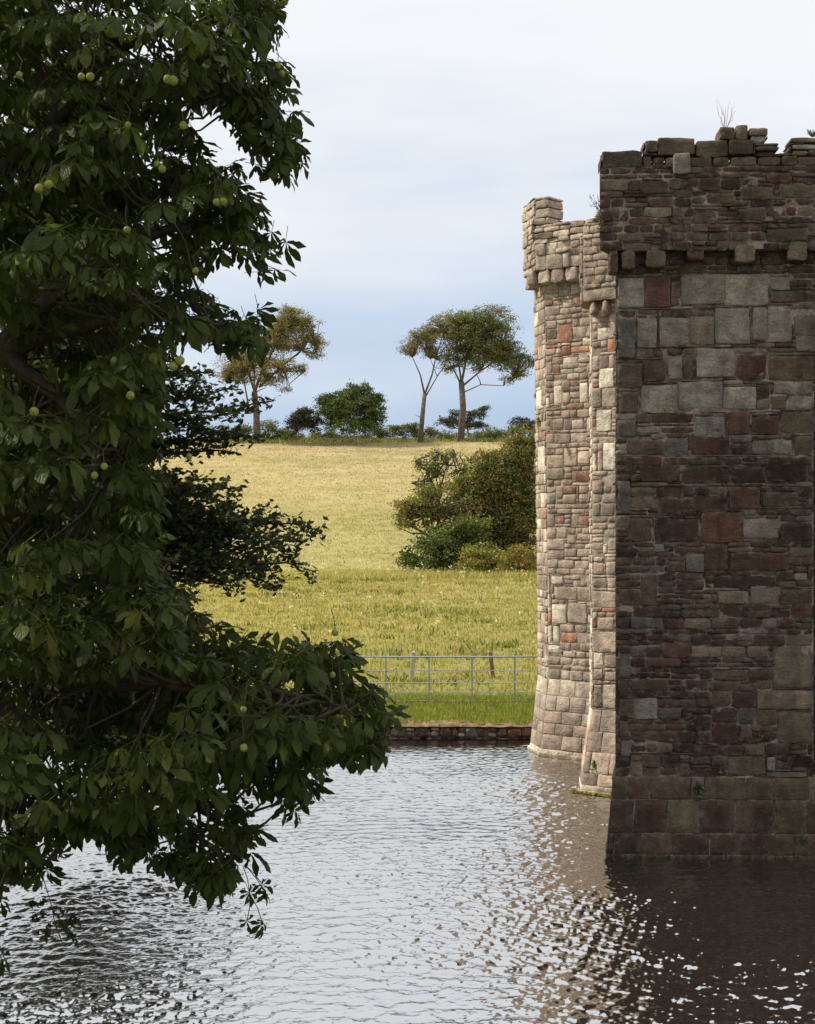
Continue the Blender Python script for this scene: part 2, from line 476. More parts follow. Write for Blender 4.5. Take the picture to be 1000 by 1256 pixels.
class Tower:
    def __init__(s, name, label, corners, levels, mat_stone, mat_core, group):
        """corners: plan points, left to right seen from outside, closed; levels: (z, outward offset)."""
        s.c = [Vector(p) for p in corners]; s.levels = levels
        s.n = len(s.c); s.mat = mat_stone; s.matc = mat_core
        s.zs = [l[0] for l in levels]; s.bs = [l[1] for l in levels]
        s.base = Vector((sum(p.x for p in s.c) / s.n, sum(p.y for p in s.c) / s.n, 0))
        s.root = empty(name, s.base, label, 'tower', group)
        s.miter = []
        for i in range(s.n):
            n0, n1 = s.normal(i - 1), s.normal(i)
            s.miter.append((n0 + n1) / max(0.35, 1 + n0.dot(n1)))
        s.stones = []
    def normal(s, i):
        a, b = s.c[i % s.n], s.c[(i + 1) % s.n]
        t = (b - a).normalized()
        return Vector((t.y, -t.x))
    def off(s, z): return float(np.interp(z, s.zs, s.bs))
    def pt(s, i, sv, z, d, b=None):
        b = s.off(z) if b is None else b
        A = s.c[i] + s.miter[i] * b; B = s.c[(i + 1) % s.n] + s.miter[(i + 1) % s.n] * b
        L = (s.c[(i + 1) % s.n] - s.c[i]).length
        p = A.lerp(B, sv / L) + s.normal(i) * d
        return Vector((p.x, p.y, z))
    def s_of(s, i, px, b=0.0):
        """distance along facet i where the column px meets it"""
        A = s.c[i] + s.miter[i] * b; B = s.c[(i + 1) % s.n] + s.miter[(i + 1) % s.n] * b
        k = (px - 500) / F
        da, db = A.x - k * A.y, B.x - k * B.y
        return da / (da - db) * (s.c[(i + 1) % s.n] - s.c[i]).length
    def core(s, top_z, inset=0.0):
        v = []; f = []
        rows = []
        for z, b in s.levels:
            if z > top_z: break
            rows.append((z, b))
        rows.append((top_z, s.off(top_z)))
        for z, b in rows:
            for i in range(s.n):
                p = s.c[i] + s.miter[i] * (b - inset)
                v.append((p.x - s.base.x, p.y - s.base.y, z))
        m = len(rows)
        for j in range(m - 1):
            for i in range(s.n):
                a, b2 = j * s.n + i, j * s.n + (i + 1) % s.n
                f.append((a, b2, b2 + s.n, a + s.n))
        f.append(tuple((m - 1) * s.n + i for i in range(s.n)))
        link('core', npmesh('core', v, f), s.matc, s.root)
    def stone(s, i, s0, s1, z0, z1, col, proud=0.03, back=0.02, cell=0.06, rough=0.008, rnd=0.06, name='stone', b=None, mat=None, gap=0.004, keep=False):
        s0 += gap; s1 -= gap; z0 += gap; z1 -= gap
        w, h = s1 - s0, z1 - z0
        if w < 0.015 or h < 0.012: return
        e = min(0.012 + max(0, rnd - .06) * .15, w * .16, h * .16)
        nu = max(1, min(9, int(w / cell))); nv = max(1, min(7, int(h / cell)))
        us = [-w / 2] + [(-w / 2 + e) + (w - 2 * e) * k / nu for k in range(nu + 1)] + [w / 2]
        vs = [-h / 2] + [(-h / 2 + e) + (h - 2 * e) * k / nv for k in range(nv + 1)] + [h / 2]
        nu, nv = len(us) - 1, len(vs) - 1
        cs, cz = (s0 + s1) / 2, (z0 + z1) / 2
        org = s.pt(i, cs, cz, 0, b)
        j = min(w, h)
        cor = [(random.uniform(-.02, .045) * min(j, .2), random.uniform(-.02, .045) * min(j, .2)) for _ in range(4)]   # corners pulled in
        ph = random.uniform(0, 100); V = []; AL = []
        tilt_u, tilt_v = random.uniform(-1, 1) * rough * .7, random.uniform(-1, 1) * rough * .7
        rr = min(j * .16, 0.012 * rnd / .06)
        for jv, y in enumerate(vs):
            for iu, x in enumerate(us):
                a, c = x / (w / 2), y / (h / 2)
                fa, fc = (a + 1) / 2, (c + 1) / 2
                cx = cor[0][0] * (1 - fa) * (1 - fc) + cor[3][0] * (1 - fa) * fc - cor[1][0] * fa * (1 - fc) - cor[2][0] * fa * fc
                cy = cor[0][1] * (1 - fa) * (1 - fc) + cor[1][1] * fa * (1 - fc) - cor[3][1] * (1 - fa) * fc - cor[2][1] * fa * fc
                edge = iu in (0, nu) or jv in (0, nv)
                su = cs + x - a * rr * abs(c) ** 8 + cx
                sz = cz + y - c * rr * abs(a) ** 8 + cy
                nz1 = mnoise.noise(Vector((su * 7 + ph, sz * 7, i * 3.0)))
                nz2 = mnoise.noise(Vector((su * 22 + ph, sz * 22, 5.0)))
                nz3 = mnoise.noise(Vector((su * 3 + ph, sz * 30, 9.0)))
                if edge or iu in (1, nu - 1) or jv in (1, nv - 1):
                    q = 0.012 * min(1, j / 0.12) * (rough / .01) ** .5
                    su += nz2 * q; sz += nz1 * q
                d = proud + (nz1 * 0.9 + nz2 * 0.8 + nz3 * .8) * rough * 1.3 + tilt_u * a + tilt_v * c
                if edge: d -= min(0.007 + (rnd - .06) * .12 if rnd > .06 else 0.007, 0.5 * (proud + back))
                V.append(s.pt(i, su, sz, d, b) - org)
                AL.append(0.0 if edge else (0.55 if iu in (1, nu - 1) or jv in (1, nv - 1) else 1.0))
        nf = len(V)
        Fc = [(r * (nu + 1) + q, r * (nu + 1) + q + 1, (r + 1) * (nu + 1) + q + 1, (r + 1) * (nu + 1) + q) for r in range(nv) for q in range(nu)]
        ring = [q for q in range(nu + 1)] + [r * (nu + 1) + nu for r in range(1, nv + 1)] + [nv * (nu + 1) + q for q in range(nu - 1, -1, -1)] + [r * (nu + 1) for r in range(nv - 1, 0, -1)]
        nrm = s.normal(i); nv3 = Vector((nrm.x, nrm.y, 0))
        m = len(ring)
        for q in ring:
            V.append(V[q] - nv3 * (proud + back)); AL.append(0.0)
        nfront = len(Fc)
        for q in range(m):
            Fc.append((ring[(q + 1) % m], ring[q], nf + q, nf + (q + 1) % m))
        if back > 0.1: Fc.append(tuple(nf + q for q in range(m)))
        f = random.uniform(0.80, 1.22); t = random.uniform(-0.03, 0.03)
        cc = (col[0] * f * (1 + t), col[1] * f, col[2] * f * (1 - t))
        SM = [0 < (k_ % nu) < nu - 1 and 0 < (k_ // nu) < nv - 1 if k_ < nfront else False for k_ in range(len(Fc))]
        s.stones.append((w * h, name, org, V, Fc, [(cc[0], cc[1], cc[2], a_) for a_ in AL], mat or s.mat, keep, SM))
    def finish(s, limit=295):
        """the largest stones become objects, the rest one joined mesh"""
        st = sorted(s.stones, key=lambda q: (not q[7], -q[0]))
        n = 0
        rest = {}
        for area, name, org, V, Fc, col, mat, keep, SM in st:
            if name == 'hidden' or (n >= limit and name == 'stone'):
                mb = rest.setdefault(mat.name, (mat, MB()))[1]
                off = len(mb.v); mb.v += [tuple(v + org - s.base) for v in V]; mb.f += [tuple(q + off for q in f_) for f_ in Fc]; mb.c += col; mb.sm = getattr(mb, 'sm', []) + SM
                continue
            if name == 'stone': n += 1
            me = npmesh(name, V, Fc, np.array(col, dtype=np.float32)); me.polygons.foreach_set('use_smooth', SM)
            link(name, me, mat, s.root, org - s.base)
        for k, (mat, mb) in rest.items():
            o = mb.build('small_stones', mat, s.root); o.data.polygons.foreach_set('use_smooth', mb.sm)
            o['kind'] = 'stuff'

def lay(T, i, s0, s1, z0, z1, explicit, courses, wr, palette, cell, proud=(0.02, 0.045), top=None, name='stone', back=0.02, b=None, mat=None,
        gap=0.005, rough=0.008, rnd=0.06, thin=0.25, holes=(), scell=0.06):
    """fills a facet with stones: explicit ones first, then irregular courses round them. rects are (s0,s1,z0,z1)."""
    nc, nr = max(1, int(round((s1 - s0) / cell))), max(1, int(round((z1 - z0) / cell)))
    free = np.ones((nr, nc), dtype=bool)
    for (a, b_, c, d) in holes:
        free[max(0, int((c - z0) / cell)):max(0, int((d - z0) / cell)), max(0, int((a - s0) / cell)):max(0, int((b_ - s0) / cell))] = False
    for (a, b_, c, d, col) in explicit:
        a, b_ = max(a, s0), min(b_, s1)
        if b_ - a < cell or c < z0 - 1e-3 or c > z1: continue
        d = min(d, z1)
        i0, i1 = int(round((a - s0) / cell)), int(round((b_ - s0) / cell))
        j0, j1 = int(round((c - z0) / cell)), int(round((d - z0) / cell))
        i0 = max(0, i0); j0 = max(0, j0)
        if i1 <= i0 or j1 <= j0: continue
        free[j0:j1, i0:i1] = False
        pk = random.uniform(*proud) + 0.006
        T.stone(i, s0 + i0 * cell, s0 + i1 * cell, z0 + j0 * cell, z0 + j1 * cell, PAL[col], proud=pk, cell=scell, rough=rough, rnd=rnd * 0.7, name=name, b=b, mat=mat, gap=gap, back=back, keep=True)
    if top is not None:
        for c in range(nc):
            r0 = int((top(s0 + (c + 0.5) * cell) - z0) / cell)
            if r0 < nr: free[max(0, r0):, c] = False
    # course tops
    cts = []; z = 0
    while z < nr:
        h = random.choice(courses) / cell * random.uniform(0.85, 1.15)
        z += max(2, int(round(h))); cts.append(min(z, nr))
    k = 0
    keys, wts = list(palette.keys()), list(palette.values())
    for r in range(nr):
        while k < len(cts) - 1 and r >= cts[k]: k += 1
        c = 0
        while c < nc:
            if not free[r, c]: c += 1; continue
            run = c
            while run < nc and free[r, run]: run += 1
            run -= c
            hh = cts[k] - r
            if hh > 4 and random.random() < thin: hh = hh // 2 + random.choice((0, 1))
            hh = max(1, hh)
            w = int(random.uniform(*wr) / cell)
            w = max(w, 2, int(hh * random.uniform(0.6, 1.3)))
            if run - w < 3: w = run
            if run > 6 and w > run * 0.75 and run * cell > wr[0] * 2: w = run // 2
            w = min(w, run)
            h = 1
            while h < hh and r + h < nr and free[r + h, c:c + w].all(): h += 1
            if r + h < nr and cts[k] - (r + h) <= 2 and cts[k] > r + h and free[r + h:cts[k], c:c + w].all(): h = cts[k] - r
            free[r:r + h, c:c + w] = False
            if random.random() < 0.985:
                T.stone(i, s0 + c * cell, s0 + (c + w) * cell, z0 + r * cell, z0 + (r + h) * cell, PAL[random.choices(keys, wts)[0]],
                        proud=random.uniform(*proud) * (1.6 if random.random() < .1 else 1), cell=scell, rough=rough, rnd=rnd, name=name, b=b, mat=mat, gap=gap * random.uniform(0.6, 1.7), back=back)
            c += w

GT = 'castle towers along the moat'
def zN(py, D=24.15): return CAM_H - (py - HZ) / F * D

# ---- near tower: shaded front face
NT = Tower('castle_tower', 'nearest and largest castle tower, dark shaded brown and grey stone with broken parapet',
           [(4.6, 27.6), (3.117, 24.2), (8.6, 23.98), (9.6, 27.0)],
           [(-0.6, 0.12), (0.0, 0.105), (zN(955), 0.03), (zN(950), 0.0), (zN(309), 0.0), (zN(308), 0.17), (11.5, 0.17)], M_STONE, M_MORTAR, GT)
NT.core(zN(205))
EX = """836,330,888,373,g 888,330,943,375,g 945,341,969,357,g 945,358,1006,372,n 757,340,791,378,g 791,336,822,378,r 822,345,836,375,n
781,390,807,427,g 808,390,845,425,g 846,388,876,422,t 877,377,920,423,g 921,377,940,418,g 941,375,972,421,g 974,388,1006,412,g 975,413,1006,432,g
757,390,780,440,b 853,427,901,464,g 818,437,837,465,g 838,435,852,465,n 903,435,940,465,r 942,436,1000,467,n 790,442,817,468,d 757,445,788,475,n
786,471,831,507,g 832,468,886,504,g 887,474,928,503,g 949,467,997,485,g 967,486,997,502,g 944,486,966,502,n 760,480,783,507,n
852,510,888,537,g 890,505,920,533,r 921,511,956,533,r 958,505,997,532,v 974,536,997,558,v 758,515,780,535,b 800,507,850,518,d 817,537,843,558,b
847,536,896,558,r 897,543,919,557,d 921,539,946,557,g 947,539,972,558,g 770,540,816,558,n 785,571,834,592,d 837,573,895,593,d 897,572,938,594,d
941,561,990,592,k 757,590,773,628,b 809,611,848,630,d 851,608,892,628,d 895,597,932,625,r 934,603,977,623,n 861,628,909,665,o 911,636,955,660,g
957,640,997,662,k 802,637,858,665,d 772,637,800,665,n 895,678,968,700,d 842,679,864,701,b 802,668,814,677,l 865,668,893,700,d 786,704,806,743,n
830,711,863,725,r 762,723,785,743,n 865,706,950,722,k 881,724,918,741,t 920,718,955,740,t 957,722,997,738,v 811,787,848,807,r
948,793,997,843,t 928,845,997,871,t 953,872,997,912,t 778,855,806,882,l 759,802,773,832,g 759,857,778,880,n 872,886,906,913,r 907,888,922,905,t
807,912,824,923,t 875,820,918,835,n 774,933,787,951,t 833,935,848,952,n 845,928,872,938,v 872,927,890,940,v 893,928,938,950,t 940,928,951,945,l
940,945,990,952,t 760,835,774,856,n 760,884,772,905,n 762,908,774,930,b 818,690,842,702,n 930,558,997,570,d"""
ex = []
for q in EX.split():
    a, b_, c, d, col = q.split(',')
    ex.append((NT.s_of(1, float(a)), NT.s_of(1, float(c)), zN(float(d)), zN(float(b_)), col))
S_L = NT.s_of(1, 997); S_R = NT.s_of(1, 1004)
sR = 4.6
slit = (S_L, S_R, zN(950), zN(480))
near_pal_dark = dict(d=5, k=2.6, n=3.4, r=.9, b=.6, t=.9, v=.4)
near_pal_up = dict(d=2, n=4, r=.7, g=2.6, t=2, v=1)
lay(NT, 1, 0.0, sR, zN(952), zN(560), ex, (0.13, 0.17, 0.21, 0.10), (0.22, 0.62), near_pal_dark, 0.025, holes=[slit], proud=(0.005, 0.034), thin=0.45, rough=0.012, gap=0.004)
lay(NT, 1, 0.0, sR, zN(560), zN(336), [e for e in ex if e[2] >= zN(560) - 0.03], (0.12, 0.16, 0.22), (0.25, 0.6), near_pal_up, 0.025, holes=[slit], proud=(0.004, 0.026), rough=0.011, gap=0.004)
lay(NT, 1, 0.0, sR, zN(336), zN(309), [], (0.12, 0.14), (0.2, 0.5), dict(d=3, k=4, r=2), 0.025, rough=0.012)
# dressed courses of the plinth
def row(T, i, y0, y1, xs_, zf, cols, b=None, name='plinth_block', proud=0.012, mat=None, gap=0.003, top0=None, scell=0.09):
    for a, c in zip(xs_[:-1], xs_[1:]):
        T.stone(i, a, c, zf(y1), zf(y0), PAL[random.choice(cols)], proud=proud + random.uniform(-.005, .006), cell=scell, rough=0.005, rnd=0.015, name=name, mat=mat, gap=gap, b=b)
px2s = lambda l: [0.0] + [NT.s_of(1, q) for q in l] + [4.1, 4.6]
row(NT, 1, 952, 980, px2s([775, 801, 833, 850, 866, 916, 950, 992]), zN, 'nvt', mat=M_PLINTH)
row(NT, 1, 980, 1021, px2s([784, 823, 862, 905, 951, 990]), zN, 'ndv', mat=M_PLINTH)
row(NT, 1, 1021, 1049, px2s([764, 797, 831, 876, 913, 942, 978]), zN, 'dnkv', mat=M_PLINTH)
for a, c in ((0, .9), (.9, 1.7), (1.7, 2.4), (2.4, 3.3), (3.3, 4.6)):
    NT.stone(1, a, c, -0.25, 0.045, PAL['n'], proud=0.045, cell=0.15, rough=0.004, rnd=0.01, name='plinth_block', mat=M_PLINTH)
# arrow slit: its inner shade is a flat dark-coloured strip; one jamb stone
NT.stone(1, S_L, S_R, zN(950), zN(480), (0.03, 0.022, 0.018), proud=0.001, name='slit_shade', rough=0.001, cell=0.5, gap=0.0)
NT.stone(1, S_R, S_R + 0.30, zN(950), zN(480), PAL['n'], proud=0.05, name='jamb', rough=0.006, cell=0.12)
# parapet
topN_px = [(736, 184), (789, 184), (790, 172), (806, 171), (807, 167), (853, 167), (854, 172), (882, 172), (883, 155), (941, 156), (942, 170), (954, 172), (956, 184), (967, 186), (968, 170), (1010, 166), (1080, 180), (1300, 176)]
bN = 0.17
sN = lambda px: NT.s_of(1, px, bN)
def topN(sv):
    p = NT.pt(1, sv, 10, 0, bN); px = 500 + F * p.x / p.y
    D = p.y
    return CAM_H - (np.interp(px, [q[0] for q in topN_px], [q[1] for q in topN_px]) - HZ) / F * D
EXP = """738,184,789,204,v 790,172,806,186,n 806,167,853,190,n 853,172,893,192,v 893,173,924,191,n 883,156,902,171,n 903,154,918,172,t 918,157,941,168,t 919,168,940,176,l
887,196,936,210,r 908,230,948,246,n 958,228,1000,245,v 972,193,1006,211,r 936,195,970,212,d 940,213,972,226,r 788,190,800,204,n 800,192,824,206,d 968,170,1006,177,t 972,178,1006,185,l 971,186,990,192,t
866,238,900,250,n 786,222,820,238,d 850,258,880,274,n 760,256,772,270,d 905,256,940,270,n 940,282,990,298,v 765,298,800,308,n"""
D_P = 23.98
zP = lambda py: CAM_H - (py - HZ) / F * D_P
exq = []
for q in EXP.split():
    a, b_, c, d, col = q.split(',')
    exq.append((max(0, sN(float(a))), sN(float(c)), zP(float(d)), zP(float(b_)), col))
hole = (sN(812), sN(823), zP(299), zP(278))
split = zP(205)
lay(NT, 1, 0.0, sR, zP(308), split, exq, (0.10, 0.13, 0.16), (0.15, 0.42), dict(d=5, n=4, k=2.5, r=.9, v=1.6, t=.35), 0.025, b=bN, holes=[hole], proud=(0.006, 0.038), rough=0.014, rnd=0.06, thin=0.3, gap=0.006)
lay(NT, 1, 0.0, sR, split, zP(154), exq, (0.12, 0.17), (0.18, 0.45), dict(d=4, n=4, v=2, t=1), 0.025, b=bN, proud=(0.0, 0.04), rough=0.014, rnd=0.06, top=topN, back=0.42, gap=0.006)
# jutting block on the parapet
NT.stone(1, sN(824), sN(846), zP(216), zP(190), PAL['g'], proud=0.17, back=0.0, b=bN, name='stone', rough=0.01, keep=True)
# corbels under the parapet
for a, c, y0, y1, col in ((738, 757, 309, 338, 'd'), (761, 778, 309, 332, 'n'), (791, 815, 309, 330, 'v'), (841, 862, 305, 322, 'r'), (899, 924, 303, 325, 't'), (963, 987, 299, 323, 't'), (1030, 1054, 299, 322, 'n'), (1100, 1124, 299, 322, 'n')):
    s0 = max(0.0, NT.s_of(1, a)); s1 = NT.s_of(1, c)
    NT.stone(1, s0 - (0.12 if a == 738 else 0), s1, zN(y1), zN(y0), PAL[col], proud=0.21, back=0.0, b=0.0, name='corbel', rough=0.018, rnd=0.07, cell=0.06)
# left return of the tower, hardly seen
lay(NT, 0, 0.3, 3.6, 0.0, zN(309), [], (0.2, 0.3), (0.3, 0.7), dict(p=2, q=3, s=3), 0.05, name='hidden', mat=M_STONE_LIT, scell=0.3)
lay(NT, 0, 0.2, 3.6, zN(308), zP(185), [], (0.2, 0.25), (0.3, 0.6), dict(q=3, s=3), 0.05, b=bN, name='hidden', mat=M_STONE_LIT, scell=0.3, back=0.3)
NT.finish()

# ---- middle tower, sunlit sliver between the two others
def z2(py, D=29.6): return CAM_H - (py - HZ) / F * D
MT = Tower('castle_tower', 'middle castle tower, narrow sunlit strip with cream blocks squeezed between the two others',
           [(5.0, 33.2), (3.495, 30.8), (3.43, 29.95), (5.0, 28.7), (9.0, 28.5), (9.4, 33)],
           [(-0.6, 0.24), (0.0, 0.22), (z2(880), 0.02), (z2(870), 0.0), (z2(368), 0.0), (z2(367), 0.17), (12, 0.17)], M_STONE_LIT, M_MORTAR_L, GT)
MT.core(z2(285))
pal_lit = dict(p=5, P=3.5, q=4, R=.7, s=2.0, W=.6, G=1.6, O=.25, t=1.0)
s2 = lambda px: MT.s_of(2, px)
ex2 = []
for q in """733,401,745,417,w 736,450,754,474,w 731,500,751,529,w 727,474,738,499,q 739,474,756,499,q 740,543,756,578,w 727,554,732,578,w 733,552,740,577,p 740,668,746,680,w 727,589,741,606,q
740,840,757,870,W 728,801,740,822,W 742,804,757,820,p 728,822,741,836,p 742,824,757,836,p 727,775,757,801,P 728,845,739,870,q 733,758,754,774,P 727,725,757,745,P 729,379,745,386,P
745,415,756,430,O 727,435,735,448,W 728,690,741,706,P 743,690,756,706,P""".split():
    a, b_, c, d, col = q.split(',')
    ex2.append((max(0, s2(float(a))), s2(float(c)), z2(float(d)), z2(float(b_)), col))
lay(MT, 2, 0.0, 1.15, z2(872), z2(370), ex2, (0.13, 0.18, 0.24, 0.3), (0.16, 0.36), pal_lit, 0.03, proud=(0.004, 0.020), rough=0.007, scell=0.07, gap=0.004)
lay(MT, 1, 0.0, 0.85, z2(872), z2(370), [], (0.16, 0.24, 0.3), (0.3, 0.5), dict(W=3, P=3, w=1), 0.03, proud=(0.01, 0.03), rough=0.006, scell=0.1)
s2b = lambda px: MT.s_of(2, px, 0.12)
for y0, y1, xs_, cols in ((872, 899, [0, .22, 1.15], 'PWp'), (899, 924, [0, .30, 1.15], 'PGp'), (924, 950, [0, .12, .5, 1.15], 'GqP'), (950, 965, [0, .3, 1.15], 'GPs'), (965, 975, [0, .45, 1.15], 'WP')):
    row(MT, 2, y0, y1, xs_, z2, cols, name='plinth_block')
    row(MT, 1, y0, y1, [0.0, .85], z2, cols, name='plinth_block')
MT.stone(2, -0.03, 1.15, -0.2, 0.05, PAL['W'], proud=0.07, name='plinth_block', cell=0.2, rough=0.004, rnd=0.01)
bM = 0.17
def topM(sv): return z2(float(np.interp(sv, [0, .12, .3, .5, .8, 2], [270, 268, 258, 250, 246, 240])))
lay(MT, 2, 0.0, 1.15, z2(367), z2(285), [(0.0, .95, z2(367), z2(352), 'q')], (0.13, 0.17), (0.15, 0.35), dict(s=3, q=3, p=2, O=.3, G=2), 0.03, b=bM, proud=(0.0, 0.045), rough=0.012, rnd=0.06, scell=0.07)
lay(MT, 2, 0.0, 1.15, z2(285), z2(240), [], (0.13, 0.17), (0.15, 0.35), dict(s=3, q=3, G=2), 0.03, b=bM, proud=(0.0, 0.045), rough=0.012, rnd=0.06, top=topM, back=0.4, scell=0.07)
lay(MT, 1, 0.0, 0.85, z2(367), z2(285), [], (0.16, 0.2), (0.2, 0.4), dict(q=3, G=2), 0.03, b=bM, rough=0.010, rnd=0.05, scell=0.1)
for a, c in ((0.0, .16), (.28, .42), (.62, .76), (.95, 1.1)):
    MT.stone(2, a, c, z2(385), z2(368), PAL['q'], proud=0.15, back=0, b=0.0, name='corbel', rough=0.02, rnd=0.2)
lay(MT, 0, 0.2, 2.7, 0.0, z2(370), [], (0.3,), (0.5, 0.8), dict(p=2, q=3), 0.05, name='hidden', scell=0.4)
MT.finish()

# ---- far tower
def z3(py, D=34.2): return CAM_H - (py - HZ) / F * D
FT = Tower('castle_tower', 'farthest castle tower, sunlit pinkish stone with tall merlon against the sky and sloping base',
           [(4.2, 39.0), (2.79, 35.5), (2.945, 34.6), (5.3, 32.65), (9.0, 32.4), (9.6, 39)],
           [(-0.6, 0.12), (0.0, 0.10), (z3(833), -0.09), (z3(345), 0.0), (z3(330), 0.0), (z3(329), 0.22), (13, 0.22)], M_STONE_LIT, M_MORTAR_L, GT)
FT.core(z3(292))
s3 = lambda px: FT.s_of(2, px)
ex3 = []
for q in """679,472,689,497,W 664,487,673,499,w 711,470,721,494,W 661,398,671,422,O 684,397,702,419,R 691,437,709,452,G 688,424,700,436,R 661,615,670,647,w 662,558,690,573,P 690,550,707,572,p
707,553,723,569,P 701,577,723,591,R 674,742,692,767,w 693,740,717,765,G 665,768,673,790,w 675,768,684,790,w 674,707,688,718,w 665,708,672,730,W 664,730,672,745,W 677,719,705,735,q 706,719,724,737,q
672,341,684,352,P 676,343,688,349,O 685,354,698,362,q 700,348,711,362,G 660,364,668,374,W 669,365,678,373,R 690,366,702,378,G 703,362,713,378,R 665,441,676,456,q 667,792,684,802,W 664,520,674,530,q
676,512,690,528,p 701,514,716,527,P 667,605,680,618,q 688,606,706,618,q 708,606,723,616,p 678,632,690,642,R 708,632,723,644,R 665,660,690,675,p 694,657,704,667,p 706,655,722,663,q 690,672,705,684,q 706,672,722,684,q
685,822,695,835,W 696,822,712,835,G 713,822,724,835,q 668,822,684,835,q""".split():
    a, b_, c, d, col = q.split(',')
    ex3.append((max(0, s3(float(a))), s3(float(c)), z3(float(d)), z3(float(b_)), col))
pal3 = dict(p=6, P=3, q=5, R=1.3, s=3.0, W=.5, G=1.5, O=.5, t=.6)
lay(FT, 2, 0.0, 1.75, z3(835), z3(329), ex3, (0.12, 0.17, 0.22, 0.28), (0.18, 0.48), pal3, 0.035, proud=(0.005, 0.024), rough=0.008, scell=0.09, gap=0.005)
lay(FT, 1, 0.0, 0.91, z3(835), z3(329), [(0.1, .6, z3(498), z3(474), 'w'), (0.2, .8, z3(578), z3(545), 'W')], (0.16, 0.22, 0.3), (0.25, 0.5), dict(P=3, p=3, W=2, q=2, O=.3), 0.035, proud=(0.01, 0.03), rough=0.008, scell=0.12)
for y0, y1, xs_, cols in ((835, 855, [0, .33, .72, 1.2, 1.75], 'WP'), (855, 874, [0, .28, .62, 1.02, 1.45, 1.75], 'WGP'), (874, 889, [0, .45, .95, 1.35, 1.75], 'PGq'), (889, 903, [0, .3, .75, 1.25, 1.75], 'qps'), (903, 921, [0, .5, 1.0, 1.75], 'qsp'), (921, 929, [0, .8, 1.75], 'WP')):
    row(FT, 2, y0, y1, xs_, z3, cols, name='plinth_block', scell=0.15)
    row(FT, 1, y0, y1, [0, .45, .91], z3, cols, name='plinth_block', scell=0.15)
for i_, e in ((1, .91), (2, 1.75)):
    FT.stone(i_, -0.02, e, -0.2, 0.08, PAL['W'], proud=0.05, name='plinth_block', cell=0.2, rough=0.004, rnd=0.01)
bF = 0.22
s3b = lambda px: FT.s_of(2, px, bF)
mer = s3b(675); rec = s3b(699)
def topF(sv):
    return z3(239) if sv < mer else (z3(272) if sv < rec else z3(274))
lay(FT, 2, 0.0, rec, z3(330), z3(292), [], (0.16, 0.22, 0.28), (0.2, 0.5), dict(G=4, q=3, P=2, s=1, R=.25), 0.035, b=bF, proud=(0.0, 0.06), rough=0.014, rnd=0.06, scell=0.09)
lay(FT, 2, 0.0, rec, z3(292), z3(238), [], (0.13, 0.17, 0.20), (0.2, 0.5), dict(G=5, q=3, P=2, s=2), 0.035, b=bF, proud=(0.0, 0.06), rough=0.014, rnd=0.06, top=topF, back=0.5, scell=0.09)
lay(FT, 2, rec + 0.02, 1.75, z3(329), z3(274), [], (0.15, 0.2), (0.2, 0.4), dict(s=4, q=2, G=2, R=.5), 0.035, b=0.225, proud=(0.0, 0.04), rough=0.013, rnd=0.05, scell=0.1, back=0.2)
lay(FT, 1, 0.0, 0.91, z3(330), z3(238), [], (0.15, 0.2), (0.25, 0.5), dict(G=4, q=3), 0.035, b=bF, proud=(0.01, 0.05), rough=0.013, rnd=0.05, back=0.5, scell=0.12)
for k, (a, c) in enumerate(((641, 651), (656, 670), (673, 688), (691, 706))):
    s0, s1 = s3b(a), s3b(c)
    FT.stone(2, s0, s1, z3(347), z3(329), PAL['GPqG'[k]], proud=0.22, back=0, b=0.0, name='corbel', rough=0.02, rnd=0.09)
for a, c in ((.1, .35), (.5, .75)):
    FT.stone(1, a, c, z3(347), z3(329), PAL['G'], proud=0.22, back=0, b=0.0, name='corbel', rough=0.02, rnd=0.09)
lay(FT, 0, 0.2, 3.7, 0.0, z3(345), [], (0.3,), (0.5, 0.8), dict(p=2, q=3), 0.05, name='hidden', scell=0.4)
FT.finish()

# ------------------------------------------------------------------ bank wall on the far side of the moat
BW = Tower('bank_wall', 'low dark rubble retaining wall at the far water edge below the grass',
           [(-60, WALL_Y), (60, WALL_Y), (60, WALL_Y + 0.25), (-60, WALL_Y + 0.25)], [(-0.5, 0), (0.0, 0), (0.40, 0)], M_STONE_LIT, M_MORTAR, None)
BW.root['category'] = 'wall'
BW.core(0.27)
def sbw(px): return BW.s_of(0, px)
def zb(py): return CAM_H - (py - HZ) / F * WALL_Y
bpal = dict(g=3, b=3, l=1.5, n=2.5, R=.4, s=2)
lay(BW, 0, sbw(380), sbw(700), zb(910), zb(904.5), [], (0.11,), (0.22, 0.42), dict(t=3, g=3, l=2), 0.035, proud=(0.05, 0.09), rough=0.012, gap=0.008, name='stone')
lay(BW, 0, sbw(380), sbw(700), zb(904.5), zb(891.5), [(sbw(622), sbw(640), zb(904), zb(893), 'o'), (sbw(571), sbw(586), zb(904), zb(892), 'b')], (0.24, 0.24, 0.13), (0.16, 0.44), bpal, 0.03, proud=(0.03, 0.10), rough=0.02, rnd=0.15, gap=0.012, thin=.35)
lay(BW, 0, sbw(380) - 14, sbw(380), 0.0, 0.30, [], (0.13,), (0.25, 0.4), bpal, 0.05, name='hidden', scell=0.3)
BW.finish()
